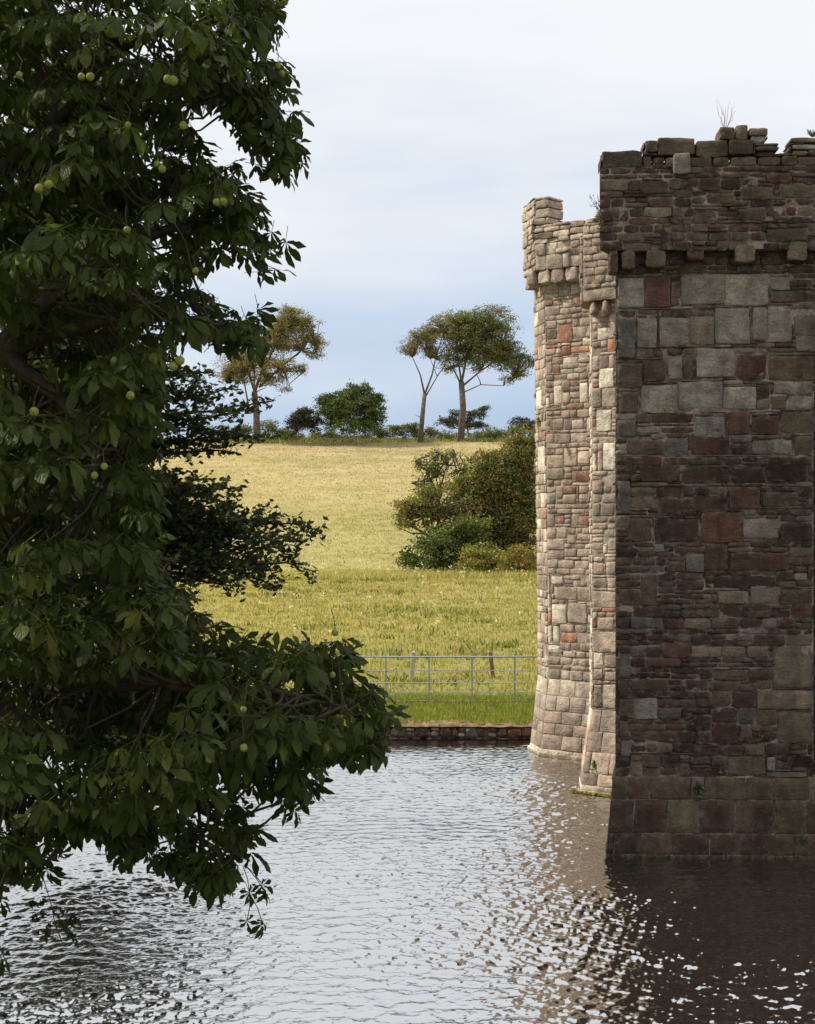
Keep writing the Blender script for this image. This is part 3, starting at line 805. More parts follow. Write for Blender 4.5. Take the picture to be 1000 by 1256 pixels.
# rusty turf edge above it
ev, ef = [], []
exs = np.arange(-25, 12, 0.12)
for x in exs:
    j = random.uniform(-.03, .05); t = random.uniform(0.0, 0.05)
    ev += [(x, WALL_Y - 0.13 + j, 0.272 + t * .3), (x, WALL_Y - 0.10 + j, 0.295 + t), (x, WALL_Y + 0.25, 0.34 + t), (x, WALL_Y + 0.9, 0.34)]
for k in range(len(exs) - 1):
    for q in range(3):
        ef.append((k * 4 + q, (k + 1) * 4 + q, (k + 1) * 4 + q + 1, k * 4 + q + 1))
tag(link('soil_edge', npmesh('soil_edge', ev, ef, smooth=True), M_SOIL), kind='structure')

# ------------------------------------------------------------------ leaf cloud helper
def rand_unit(n):
    v = np.random.normal(size=(n, 3)); return v / np.linalg.norm(v, axis=1, keepdims=True)

def kites(cent, size, cols, up=0.3, aspect=0.6):
    """small leaf-shaped quads round given centres"""
    n = len(cent)
    nrm = rand_unit(n); nrm[:, 2] += up; nrm /= np.linalg.norm(nrm, axis=1, keepdims=True)
    a = np.cross(nrm, rand_unit(n)); a /= np.linalg.norm(a, axis=1, keepdims=True)
    b = np.cross(nrm, a)
    s = np.asarray(size).reshape(-1, 1) * np.ones((n, 1))
    v = np.stack([cent - a * s * .5, cent + b * s * aspect * .5 + a * s * .08, cent + a * s * .5, cent - b * s * aspect * .5 + a * s * .08], 1).reshape(-1, 3)
    f = np.arange(n * 4).reshape(n, 4)
    return v, f, np.repeat(cols, 4, axis=0)

# ------------------------------------------------------------------ ridge trees and hedge shrubs
def clump_tree(name, label, cat, D, lobes, cols, trunks=(), limbs=(), leaf=0.16, dens=1.0, group=None, base_px=None, clump=(0.55, 0.28), bark=M_BARK_FAR, fill=0.55, depth=0.8):
    """lobes: (px, py, rx px, ry px); trunks/limbs: ([(px,py,dD)...], r0, r1) polylines."""
    sc = D / F
    if base_px is None: base_px = (trunks[0][0][0][0], trunks[0][0][0][1]) if trunks else (sum(l[0] for l in lobes) / len(lobes), max(l[1] + l[3] for l in lobes))
    bp = P(base_px[0], base_px[1], D); bp.z = ground_z(bp.x, bp.y) if bp.y > 37 else 0.8
    root = empty(name, bp, label, cat, group)
    for kind, L in (('trunk', trunks), ('branch', limbs)):
        for pts, r0, r1 in L:
            mb = MB()
            pp = [P(q[0], q[1], D + (q[2] if len(q) > 2 else 0)) - bp for q in pts]
            if kind == 'trunk': pp[0].z = -0.3
            n = len(pp)
            pp = [p + Vector((random.uniform(-1, 1), random.uniform(-1, 1), random.uniform(-.5, .5))) * (r1 * .8 if 0 < k < n - 1 else 0) for k, p in enumerate(pp)]
            ff = .78 if kind == 'trunk' else .62
            mb.tube(pp, [ff * (r0 + (r1 - r0) * k / (n - 1)) for k in range(n)], 7)
            mb.build(kind, bark, root, smooth=True)
    C = []; K = []; tw = MB()
    anchors = [P(q[0], q[1], D + (q[2] if len(q) > 2 else 0)) for L in limbs for q in L[0]] + [P(q[0], q[1], D) for L in trunks for q in L[0][-2:]]
    for li, l in enumerate(lobes):
        c = P(l[0], l[1], D); rx, rz = l[2] * sc, l[3] * sc; ry = rx * depth
        vol = rx * rz * ry
        m = max(8, int(dens * 4.2 * (rx * rz) / (clump[0] * clump[1]) ))
        for _ in range(m):
            u = rand_unit(1)[0]; rr = random.uniform(0, 1) ** fill
            cc = Vector((c.x + u[0] * rx * rr, c.y + u[1] * ry * rr, c.z + u[2] * rz * rr))
            k = random.uniform(0.6, 1.25)
            n = int(46 * k * k)
            off = np.random.normal(size=(n, 3)) * np.array([clump[0], clump[0], clump[1]]) * 0.48 * k
            off[:, 2] -= 0.10 * (off[:, 0] ** 2 + off[:, 1] ** 2) / clump[0]
            C.append(off + np.array(cc))
            base = np.array(l[4] if len(l) > 4 else cols[np.random.randint(len(cols))])
            K.append(np.clip(base * random.uniform(0.75, 1.25) * (1 + np.random.normal(size=(n, 1)) * 0.18), 0.004, 1))
            if anchors and random.random() < 0.6:
                a = min(anchors, key=lambda q: (q - cc).length + random.uniform(0, 1.5))
                tw.tube([p - bp for p in wiggle(a, cc, 3, 0.06)], [0.075, 0.06, 0.04, 0.015], 4, cap=False)
    C = np.concatenate(C); K = np.concatenate(K)
    v, f, k = kites(C - np.array(bp), np.random.uniform(0.7, 1.4, len(C)) * leaf, K, up=0.5, aspect=0.7)
    o = link('crown', npmesh('crown', v, f, k), M_FOL, root); o['kind'] = 'stuff'
    if tw.v: tw.build('twigs', bark, root)['kind'] = 'stuff'
    return root

OLIVE = [(0.18, 0.175, 0.055), (0.15, 0.155, 0.048), (0.22, 0.175, 0.065), (0.12, 0.14, 0.045)]
RUST = [(0.28, 0.19, 0.085), (0.23, 0.18, 0.07), (0.19, 0.17, 0.06)]
GREEN = [(0.105, 0.14, 0.036), (0.085, 0.115, 0.03), (0.14, 0.16, 0.045)]
DARK = [(0.05, 0.055, 0.028), (0.065, 0.06, 0.035), (0.045, 0.05, 0.03)]

clump_tree('beech_tree', 'rust tinged thin crowned tree on the ridge behind the dark leafy branches', 'tree', 186,
           [(290, 448, 28, 13), (308, 432, 26, 14), (300, 462, 28, 8), (388, 420, 14, 8), (372, 396, 22, 10), (360, 392, 26, 13), (348, 412, 34, 20), (335, 448, 34, 14), (378, 412, 18, 12), (345, 400, 22, 14), (385, 432, 14, 9), (350, 425, 22, 10), (322, 440, 20, 12), (300, 452, 20, 10), (280, 462, 18, 10), (330, 466, 22, 9), (368, 452, 14, 7), (290, 438, 14, 8), (355, 380, 18, 7), (352, 478, 10, 4)],
           RUST + OLIVE[:2], trunks=[([(315, 536), (314, 505), (312, 480)], 0.55, 0.42)],
           limbs=[([(312, 482), (322, 455), (338, 425), (352, 398)], .32, .1), ([(313, 482), (304, 455), (290, 440)], .26, .08), ([(318, 475), (345, 450), (370, 430), (388, 425)], .24, .06), ([(312, 480), (312, 450), (322, 420)], .2, .06),
                  ([(306, 505), (300, 470), (280, 455)], .2, .06), ([(325, 460), (350, 455), (375, 455)], .14, .04)], dens=1.25, leaf=0.14, clump=(0.6, 0.34), group='trees on the ridge')
clump_tree('beech_tree', 'slender leaning tree with rusty crown, left one of the ridge pair', 'tree', 186,
           [(520, 410, 24, 12), (528, 414, 30, 17), (508, 425, 22, 9), (545, 392, 24, 11), (530, 430, 22, 8), (500, 432, 14, 6), (555, 408, 16, 12), (545, 440, 12, 8)],
           RUST + OLIVE, trunks=[([(515, 541), (517, 510), (521, 482)], 0.42, 0.30)],
           limbs=[([(521, 484), (516, 460), (506, 438)], .2, .07), ([(521, 484), (530, 460), (534, 440), (545, 405)], .2, .06), ([(519, 492), (536, 462), (528, 440)], .14, .05), ([(516, 512), (508, 508)], .08, .03)],
           dens=0.95, leaf=0.14, clump=(0.6, 0.34), group='trees on the ridge')
clump_tree('beech_tree', 'broad olive crowned tree with straight dark trunk, right one of the ridge pair', 'tree', 187,
           [(585, 395, 34, 16), (610, 400, 28, 18), (570, 412, 26, 18), (600, 428, 36, 16), (630, 445, 26, 14), (560, 438, 22, 12), (585, 445, 28, 10), (648, 440, 14, 10), (600, 383, 26, 8), (590, 412, 40, 26), (615, 432, 30, 18), (575, 430, 30, 14), (565, 390, 22, 10), (640, 458, 14, 5), (628, 464, 18, 7), (625, 425, 20, 12), (548, 452, 12, 7)],
           OLIVE + GREEN[:1], trunks=[([(565, 538), (566, 500), (566, 468)], 0.55, 0.42)],
           limbs=[([(566, 472), (555, 450), (548, 440)], .2, .06), ([(566, 470), (572, 440), (585, 410)], .28, .08), ([(567, 474), (590, 455), (612, 440)], .2, .06), ([(567, 482), (590, 472), (618, 473), (630, 464)], .12, .04), ([(566, 468), (560, 430), (560, 400)], .2, .05)],
           dens=1.15, leaf=0.15, clump=(0.65, 0.38), group='trees on the ridge')
clump_tree('round_bush', 'dense round green bush on the ridge between the trees', 'bush', 184,
           [(432, 498, 36, 20), (406, 500, 20, 17), (459, 505, 16, 20), (440, 480, 20, 11), (425, 487, 14, 9), (430, 520, 36, 12), (463, 490, 10, 9), (400, 490, 9, 7)], GREEN, dens=1.5, leaf=0.17, fill=0.4, depth=0.9, group='bushes on the ridge')
clump_tree('thorn_bush', 'small dark bush at the left of the round green bush', 'bush', 184,
           [(372, 514, 20, 12), (362, 520, 13, 9), (383, 520, 15, 10), (374, 505, 10, 5)], DARK, dens=1.6, leaf=0.14, clump=(.4, .3), fill=0.4, group='bushes on the ridge')
clump_tree('thorn_tree', 'small wispy tree seen through and beside the trunk of the broad tree', 'tree', 200,
           [(548, 517, 20, 7), (570, 520, 22, 8), (583, 508, 16, 8), (595, 500, 9, 4), (560, 508, 12, 5), (590, 522, 12, 5)], DARK + GREEN[:1], trunks=[([(577, 540), (572, 520), (575, 505)], .15, .06)], limbs=[([(572, 522), (550, 517)], .08, .03), ([(574, 508), (592, 500)], .08, .03)], dens=0.8, leaf=0.15, clump=(.5, .22))
clump_tree('hedge', 'low olive hedge on the ridge between round bush and slender tree', 'hedge', 190,
           [(475, 531, 16, 7), (497, 529, 18, 8), (520, 532, 16, 6), (548, 533, 18, 5), (590, 534, 20, 5), (350, 530, 14, 5), (330, 522, 14, 8), (335, 532, 20, 6), (395, 533, 20, 5), (275, 530, 26, 8), (462, 528, 10, 7), (485, 524, 9, 6), (508, 526, 8, 7), (530, 530, 9, 6), (602, 530, 12, 7), (618, 533, 14, 6), (358, 534, 16, 5), (300, 526, 12, 9), (415, 535, 20, 4), (445, 536, 16, 4)],
           [(0.15, 0.16, 0.05), (0.12, 0.13, 0.04), (0.08, 0.085, 0.04)], dens=1.4, leaf=0.15, clump=(.5, .3), fill=0.4)
clump_tree('thorn_bush', 'small dark bush on the ridge right beside the farthest tower', 'bush', 200, [(640, 519, 14, 7), (650, 524, 16, 8)], DARK, dens=1.5, leaf=0.15, fill=0.4)

# shrubs at the foot of the hill
G2 = 'shrubs at the foot of the hill'
HAW = [(0.20, 0.19, 0.05), (0.24, 0.19, 0.06), (0.16, 0.17, 0.045), (0.27, 0.18, 0.07), (0.18, 0.185, 0.05)]
clump_tree('elder_bush', 'pale open bush with bare grey branches, at the upper left of the shrub clump', 'bush', 96,
           [(530, 575, 26, 14), (545, 562, 24, 11), (520, 590, 16, 10), (560, 580, 16, 16), (515, 570, 12, 8), (548, 598, 22, 8)], [(0.14, 0.15, 0.06), (0.11, 0.125, 0.045)], base_px=(538, 640),
           limbs=[([(538, 650), (535, 610), (525, 580), (510, 565)], .10, .03), ([(538, 640), (540, 600), (548, 570), (556, 552)], .10, .03), ([(538, 625), (555, 600), (572, 575)], .08, .03), ([(536, 615), (520, 600), (505, 592)], .07, .03), ([(540, 610), (535, 585), (538, 556)], .07, .02)],
           leaf=0.11, clump=(0.38, 0.32), dens=0.85, group=G2, fill=0.7)
clump_tree('hawthorn', 'tallest olive and russet hawthorn beside the farthest tower', 'bush', 94,
           [(640, 555, 24, 32), (612, 585, 34, 34), (650, 600, 24, 46), (590, 610, 26, 28), (625, 635, 36, 30), (655, 540, 16, 14), (600, 560, 18, 14), (638, 528, 12, 8), (598, 650, 40, 44), (640, 660, 34, 46), (575, 600, 22, 20), (610, 600, 40, 40), (565, 610, 26, 26), (595, 580, 32, 26), (630, 560, 26, 24)],
           HAW + GREEN[:1], trunks=[([(625, 700), (625, 660), (630, 620)], .2, .1)], leaf=0.13, clump=(0.5, 0.26), dens=1.15, fill=0.45, group=G2)
clump_tree('hawthorn', 'russet tinged bush spreading under the pale open bush', 'bush', 93,
           [(500, 628, 24, 14), (520, 618, 30, 16), (495, 642, 14, 9), (545, 635, 26, 20), (575, 630, 22, 20), (530, 602, 20, 8)], HAW + RUST[1:], leaf=0.13, clump=(0.45, 0.24), dens=1.2, fill=0.45, base_px=(530, 690), trunks=[([(535, 700), (532, 660), (528, 630)], .14, .07)], group=G2)
clump_tree('elder_bush', 'dense dark green bush low in the middle of the shrub clump', 'bush', 91,
           [(545, 665, 34, 26), (520, 680, 28, 20), (575, 655, 28, 26), (505, 690, 16, 10), (560, 690, 34, 12)], GREEN + [(0.055, 0.075, 0.022)], leaf=0.14, clump=(0.48, 0.26), dens=1.3, fill=0.45, base_px=(545, 702), group=G2)
clump_tree('bramble_bush', 'brownish rounded bush in front, low beside the farthest tower', 'bush', 89,
           [(590, 682, 26, 18), (612, 690, 28, 14), (575, 695, 18, 9)], HAW, leaf=0.12, clump=(0.42, 0.22), dens=1.3, fill=0.45, group=G2, base_px=(592, 704))
clump_tree('bramble_bush', 'light green and russet bush touching the farthest tower', 'bush', 88,
           [(640, 688, 24, 18), (655, 695, 20, 12), (618, 697, 16, 8)], HAW[1:] + [(0.14, 0.13, 0.045)], leaf=0.12, clump=(0.42, 0.22), dens=1.3, fill=0.45, group=G2, base_px=(638, 706))

# ------------------------------------------------------------------ grass
def grass(name, n, xr, yr, h, w, cols, blades=5, seed=1, patch=None, lean=0.35, keepf=None):
    rs = np.random.RandomState(seed)
    x = rs.uniform(*xr, size=n); y = rs.uniform(*yr, size=n) if not callable(yr) else yr(rs, n)
    if patch is not None:
        keep = np.array([mnoise.noise(Vector((a * patch[0], b * patch[0], 7.7))) > patch[1] + rs.uniform(-.15, .15) for a, b in zip(x, y)])
        x, y = x[keep], y[keep]
    if keepf is not None:
        k = np.array([keepf(a, b) for a, b in zip(x, y)]); x, y = x[k], y[k]
    n = len(x)
    z = np.array([ground_z(a, b) for a, b in zip(x, y)])
    x = np.repeat(x, blades) + rs.normal(size=n * blades) * w * 3; y = np.repeat(y, blades) + rs.normal(size=n * blades) * w * 3; z = np.repeat(z, blades)
    m = n * blades
    hh = rs.uniform(0.5, 1.3, m) * h; ang = rs.uniform(0, math.pi, m)
    dx, dy = np.cos(ang) * w * .5, np.sin(ang) * w * .5
    lx, ly = rs.normal(size=m) * lean * hh, rs.normal(size=m) * lean * hh
    v = np.zeros((m, 3, 3))
    v[:, 0] = np.stack([x - dx, y - dy, z - .03], 1); v[:, 1] = np.stack([x + dx, y + dy, z - .03], 1); v[:, 2] = np.stack([x + lx, y + ly, z + hh], 1)
    cc = np.repeat(np.array(cols)[rs.randint(len(cols), size=n)] * rs.uniform(.75, 1.25, (n, 1)), blades * 3, axis=0)
    o = link(name, npmesh(name, v.reshape(-1, 3), np.arange(m * 3).reshape(m, 3), cc), M_GRASS)
    return tag(o, kind='stuff')
LUSH = [(0.22, 0.23, 0.06), (0.29, 0.28, 0.085), (0.16, 0.19, 0.05)]
GOLD = [(0.42, 0.33, 0.15), (0.36, 0.30, 0.11), (0.28, 0.26, 0.085), (0.47, 0.36, 0.18)]
STRAW = [(0.53, 0.41, 0.25), (0.47, 0.36, 0.21), (0.38, 0.31, 0.165)]
tag(grass('grass', 9000, (-9, 5), (37.35, 41), 0.10, 0.03, LUSH, 5, 1), 'short lush green grass between the bank wall and the metal fence', 'grass')
tag(grass('grass', 16000, (-12, 10), (41, 88), 0.12, 0.05, GOLD + LUSH[:1], 5, 2), 'golden green pasture grass behind the metal fence', 'grass')
tag(grass('dry_grass', 5000, (-18, 14), (86, 93), 0.36, 0.07, [(0.54, 0.42, 0.23), (0.46, 0.38, 0.18), (0.34, 0.32, 0.12)], 5, 3), 'strip of taller dry seeding grass below the shrubs', 'grass')
tag(grass('grass', 5000, (-24, 18), (94, 132), 0.14, 0.07, [(0.34, 0.30, 0.12), (0.42, 0.35, 0.16), (0.27, 0.25, 0.09)], 5, 14), 'yellow green grass in the dip at the foot of the hill', 'grass')
tag(grass('dry_grass', 13000, (-36, 26), (122, 188), 0.15, 0.08, STRAW, 5, 4), 'pale straw coloured grass on the upper hillside', 'grass')
tag(grass('weeds', 2600, (-12, 10), (43, 100), 0.19, 0.08, [(0.10, 0.12, 0.035), (0.14, 0.14, 0.045)], 7, 5, patch=(0.35, 0.22), lean=0.6), 'scattered darker weeds in the lower pasture', 'weeds')
tag(grass('rough_grass', 5000, (-48, 34), (186, 196), 0.42, 0.12, [(0.24, 0.24, 0.08), (0.33, 0.28, 0.12), (0.14, 0.15, 0.06)], 5, 6), 'rough tall grass along the top of the ridge', 'grass')

# little white flower heads and docks in the pasture
rs = np.random.RandomState(5)
fc = []
for _ in range(170):
    x, y = rs.uniform(-12, 8), rs.uniform(50, 110)
    if rs.rand() < .4: y = rs.uniform(86, 94)
    fc.append((x, y, ground_z(x, y) + rs.uniform(.15, .6)))
fc = np.array(fc); fc = np.repeat(fc, 4, axis=0) + rs.normal(size=(len(fc) * 4, 3)) * 0.04
v, f, k = kites(fc, 0.09, np.tile([(0.75, 0.73, 0.62)], (len(fc), 1)), 1.0, 0.9)
tag(link('wildflowers', npmesh('wildflowers', v, f, k), M_GRASS), 'tiny white flower heads dotted over the pasture', 'flowers', kind='stuff')

# ------------------------------------------------------------------ fence and posts
FD = 40.0
fz = ground_z(0, FD)
fr = empty('metal_fence', (0, FD, fz), 'grey metal fence of five thin rails across the pasture above the bank', 'fence')
rail_y = [805.6, 822.4, 837.5, 849.5, 859.5]
for k, py in enumerate(rail_y):
    z = CAM_H - (py - HZ) / F * FD - fz
    mb = MB(); r = 0.022 if k == 0 else 0.011
    mb.tube([(x, random.uniform(-.004, .004), z + random.uniform(-.006, .006)) for x in np.arange(-13, 5.2, 1.3)], r, 6)
    mb.build('rail', M_METAL, fr, smooth=True)
x0 = (526.6 - 500) / F * FD
for k in range(-11, 5):
    mb = MB(); x = x0 + k * 1.061
    mb.box((0, 0, 0.59), (0.042, 0.014, 1.22))
    o = mb.build('post', M_METAL, fr, loc=(x + random.uniform(-.01, .01), 0.016, 0))
    o.rotation_euler = (0, R(random.uniform(-.5, .5)), 0)
def stake(label, px0, py0, px1, py1, D, w, mat):
    a, b_ = P(px0, py0, D), P(px1, py1, D)
    gz = ground_z(b_.x, D); a = a - b_; L = a.length
    mb = MB(); rot = Vector((0, 0, 1)).rotation_difference(a.normalized()).to_matrix()
    n = 5
    for j in range(n):
        pass
    mb.box(rot @ Vector((0, 0, L / 2 - .1)), (w, w * .8, L + 0.2), rot)
    mb.add([rot @ Vector(q) for q in ((-w / 2, -w * .4, L), (w / 2, -w * .4, L), (w / 2, w * .4, L), (-w / 2, w * .4, L), (-w * .2, 0, L + .03), (w * .25, 0, L + .035))], [(0, 1, 5, 4), (2, 3, 4, 5), (1, 2, 5), (3, 0, 4)])
    o = mb.build('wooden_stake', mat, None, loc=b_)
    bv = o.modifiers.new('bevel', 'BEVEL'); bv.width = 0.01; bv.segments = 2
    return tag(o, label, 'stake', 'wooden stakes behind the metal fence')
stake('pale upright wooden stake behind the metal fence', 507.5, 800, 504.5, 848, 44.3, 0.12, M_WOOD_PALE)
stake('brown leaning wooden stake behind the metal fence', 601.5, 800, 606.5, 846, 44.6, 0.11, M_WOOD_BROWN)
# far rail fence on the ridge
g0 = P(400, 538, 183); g0.z = ground_z(g0.x, 183)
rf = empty('wooden_rails', g0, 'short low grey wooden rail in front of the round green bush', 'fence')
for k, px in enumerate((401, 419, 437)):
    mb = MB(); mb.box((0, 0, .35), (.12, .1, 0.95)); mb.build('post', M_RAIL, rf, loc=((px - 400) / F * 183, 0, 0))
for z in (0.78,):
    mb = MB(); mb.box((1.75, -.08, z), (3.6, .05, .15)); mb.build('rail', M_RAIL, rf)

# ------------------------------------------------------------------ horse chestnut
def leaflet(L, W, droop, fold):
    """one obovate leaflet along +x, folded on its midrib; returns verts, faces"""
    t = np.array([0, .18, .38, .58, .74, .88, 1.0]); w = np.array([.03, .20, .45, .76, 1.0, .74, .0]) * W * .5
    mid = []; lf = []; rt = []
    for a, b_ in zip(t, w):
        x = a * L; z = -droop * a * a * L
        mid.append((x, 0, z)); lf.append((x - .04 * L * (a > .5), b_, z + fold * b_)); rt.append((x - .04 * L * (a > .5), -b_, z + fold * b_))
    v = mid + lf[1:6] + rt[1:6]
    lc = [(a, 0.0, 0) for a in t] + [(a, 1.0, 0) for a in t[1:6]] + [(a, -1.0, 0) for a in t[1:6]]
    f = []
    n = 7
    L_ = lambda k: n + k - 1
    R_ = lambda k: n + 5 + k - 1
    f += [(0, 1, L_(1)), (0, R_(1), 1)]
    for k in range(1, 5):
        f += [(k, k + 1, L_(k + 1), L_(k)), (k, R_(k), R_(k + 1), k + 1)]
    f += [(5, 6, L_(5)), (5, R_(5), 6)]
    return v, f, lc

def set_lc(me, lc):
    a = me.attributes.new('lc', 'FLOAT_VECTOR', 'POINT'); a.data.foreach_set('vector', np.array(lc, dtype=np.float32).ravel())

def compound_leaf(seed, scale=1.0):
    rs = random.Random(seed)
    mb = MB(); mb.lc = []
    n = rs.choice((5, 6, 7, 7))
    span = R(rs.uniform(105, 135))
    # petiole along +x from the twig, then the fan
    for k in range(n):
        a = -span + 2 * span * k / (n - 1)
        L = (0.20 - 0.075 * abs(a) / span) * rs.uniform(.88, 1.1) * scale
        v, f, lc = leaflet(L, L * rs.uniform(.33, .42), rs.uniform(.2, .8), rs.uniform(.15, .6)); mb.lc += lc
        v = [Vector(q) + Vector((rs.uniform(-1, 1), rs.uniform(-1, 1), rs.uniform(-1, 1) * 1.5)) * .006 for q in v]
        pitch = Matrix.Rotation(R(rs.uniform(4, 30)), 3, 'Y')
        rot = Matrix.Rotation(a, 3, 'Z') @ pitch @ Matrix.Rotation(rs.uniform(-.3, .3), 3, 'X')
        c = rs.uniform(.85, 1.15)
        mb.add([rot @ Vector(q) for q in v], f, (c, c, c * .95))
    mb.tube([(-0.13 * scale, 0, 0.03), (-.06 * scale, 0, .015), (0, 0, 0)], 0.0028, 4, (1.6, 1.7, 1.2))
    mb.lc += [(0, .5, 0)] * (len(mb.v) - len(mb.lc))
    return mb
LEAFV = []
for k in range(14):
    mb = compound_leaf(k, 0.9)
    me = npmesh('leaf', mb.v, mb.f, np.array(mb.c, dtype=np.float32), smooth=True); me.materials.append(M_CHEST); set_lc(me, mb.lc)
    LEAFV.append((mb, me))

CH_POLY = [(-40, -60), (345, -60), (347, 5), (340, 40), (352, 60), (318, 72), (340, 90), (350, 130), (366, 160), (380, 206), (350, 215), (326, 203), (314, 182), (294, 184), (284, 165), (256, 142), (240, 150), (262, 188), (290, 200),
           (306, 215), (325, 238), (326, 270), (338, 290), (357, 322), (345, 340), (300, 325), (268, 325), (245, 335), (280, 368), (318, 385), (333, 410), (326, 436), (292, 440), (255, 428), (222, 432), (212, 470), (200, 520), (192, 560), (205, 610), (205, 650),
           (205, 705), (235, 728), (290, 760), (330, 770), (390, 778), (432, 788), (455, 815), (500, 866), (488, 890), (480, 925), (450, 952), (420, 940), (398, 955), (380, 1008), (345, 998), (325, 975),
           (300, 985), (330, 1040), (300, 1052), (296, 1078), (250, 1105), (200, 1070), (140, 1052), (104, 1030), (84, 1055), (62, 1090), (28, 1075), (20, 1112), (-40, 1120)]
def inside(px, py, poly=CH_POLY):
    c = False; j = len(poly) - 1
    for i in range(len(poly)):
        xi, yi = poly[i]; xj, yj = poly[j]
        if (yi > py) != (yj > py) and px < (xj - xi) * (py - yi) / (yj - yi) + xi: c = not c
        j = i
    return c
def edge_dist(px, py):
    best = 1e9
    for i in range(len(CH_POLY)):
        ax, ay = CH_POLY[i]; bx, by = CH_POLY[(i + 1) % len(CH_POLY)]
        if ax < -30 and bx < -30: continue
        dx, dy = bx - ax, by - ay; t = max(0, min(1, ((px - ax) * dx + (py - ay) * dy) / (dx * dx + dy * dy + 1e-9)))
        best = min(best, math.hypot(px - ax - t * dx, py - ay - t * dy))
    return best

TB = Vector((-6.2, 10.8, 0.9))
chest = empty('horse_chestnut', TB, 'large dark green horse chestnut whose leafy boughs with green conkers hang over the water', 'tree')
def cp(px, py, D): return P(px, py, D)
trunk = MB(); trunk.tube([Vector((0, 0, -.6)), Vector((.05, 0, 1.2)), Vector((.1, .05, 3.2)), Vector((0, .1, 6)), Vector((.1, 0, 9)), Vector((0, 0, 12))], [.62, .48, .42, .36, .25, .1], 14)
trunk.build('trunk', M_BARK, chest, smooth=True)
boughs = [
    [TB + Vector((0, 0, 2.2)), cp(-350, 830, 10.6), cp(-100, 800, 10.3), cp(80, 830, 10.2), cp(200, 840, 10.0), cp(330, 850, 9.8), cp(430, 870, 9.6)],
    [cp(-100, 800, 10.3), cp(60, 900, 10.4), cp(180, 960, 10.2), cp(270, 1010, 10.0), cp(300, 1060, 9.9)],
    [TB + Vector((0, 0, 3.4)), cp(-300, 680, 10.7), cp(-60, 640, 10.4), cp(90, 620, 10.2), cp(180, 640, 10.2)],
    [TB + Vector((0, 0, 4.6)), cp(-250, 500, 10.8), cp(0, 430, 10.4), cp(150, 390, 10.2), cp(290, 400, 10.0)],
    [cp(80, 830, 10.2), cp(150, 800, 10.3), cp(185, 740, 10.5), cp(205, 690, 10.8)],
    [cp(0, 430, 10.4), cp(120, 320, 10.3), cp(230, 280, 10.2), cp(320, 300, 10.1)],
    [TB + Vector((0.1, 0, 6.2)), cp(-200, 300, 10.8), cp(20, 200, 10.5), cp(180, 110, 10.3), cp(300, 110, 10.1), cp(350, 170, 10.0)],
    [cp(20, 200, 10.5), cp(150, 60, 10.5), cp(290, 20, 10.4)],
    [cp(0, 430, 10.4), cp(70, 490, 10.1), cp(150, 560, 10.0)],
    [cp(-100, 800, 10.3), cp(0, 960, 10.2), cp(30, 1050, 10.1)],
    [TB + Vector((0, 0, 1.4)), cp(-420, 1000, 10.2), cp(-180, 1080, 9.8), cp(-60, 1130, 9.6), cp(-25, 1150, 9.5)],
]
BP = []
def smoothpath(pts, n=6):
    out = []
    P_ = [pts[0]] + list(pts) + [pts[-1]]
    for i in range(1, len(P_) - 2):
        for k in range(n):
            t = k / n; a, b_, c, d = P_[i - 1], P_[i], P_[i + 1], P_[i + 2]
            out.append(0.5 * ((2 * b_) + (c - a) * t + (2 * a - 5 * b_ + 4 * c - d) * t * t + (3 * b_ - a - 3 * c + d) * t ** 3))
    out.append(pts[-1]); return out
for k, bpts in enumerate(boughs):
    sp = smoothpath(bpts, 6)
    sp = [p + Vector((random.uniform(-.02, .02), random.uniform(-.02, .02), random.uniform(-.02, .02))) for p in sp]
    BP += sp
    r0 = 0.12 if (bpts[0] - TB).to_2d().length < .3 else 0.07
    mb = MB(); mb.tube([p - TB for p in sp], [r0 * (1 - i / len(sp)) ** 1.2 + .005 for i in range(len(sp))], 8)
    mb.build('bough', M_BARK, chest, smooth=True)
BPn = np.array([tuple(p) for p in BP])

tips = []
rs = random.Random(11)
tries = 0
while len(tips) < 800 and tries < 60000:
    tries += 1
    px, py = rs.uniform(-30, 500), rs.uniform(-50, 1125)
    if not inside(px, py): continue
    e = edge_dist(px, py)
    if e < 17: continue
    if e < 45 and rs.random() < 0.25: pass
    half = min(1.5, 0.3 + e / 90)
    D = 10.1 + rs.uniform(-1, 1) * half
    p = cp(px, py, D)
    if e > 60 and D < 10.0 and mnoise.noise(Vector((p.x * 1.5, p.y * 1.2, p.z * 2.4))) < -0.02 + (10.0 - D) * .12: continue
    if any((p - q[0]).length < 0.135 for q in tips): continue
    tips.append((p, e, px, py))
for a_, b_ in ((345, 150), (352, 184), (334, 118), (338, 168), (330, 92), (322, 140)):
    for D_ in (9.9, 10.2): tips.append((cp(a_, b_, D_), 30, a_, b_))
leaves = []      # (matrix, variant, depth)
twigs = MB()
conkers = []
def add_leaf(p, dirv, scale, var=None, droop=0.45):
    d = Vector(dirv); d.z -= droop; d.normalize()
    up = Vector((rs.uniform(-.45, .45), -0.45 + rs.uniform(-.5, .5), 1.0))
    y = up.cross(d)
    if y.length < .05: y = Vector((0, 1, 0)).cross(d)
    y.normalize(); z = d.cross(y)
    m = Matrix((d, y, z)).transposed().to_4x4()
    m = Matrix.Translation(p) @ m @ Matrix.Scale(scale, 4)
    leaves.append((m, rs.randrange(len(LEAFV)) if var is None else var, p.y))
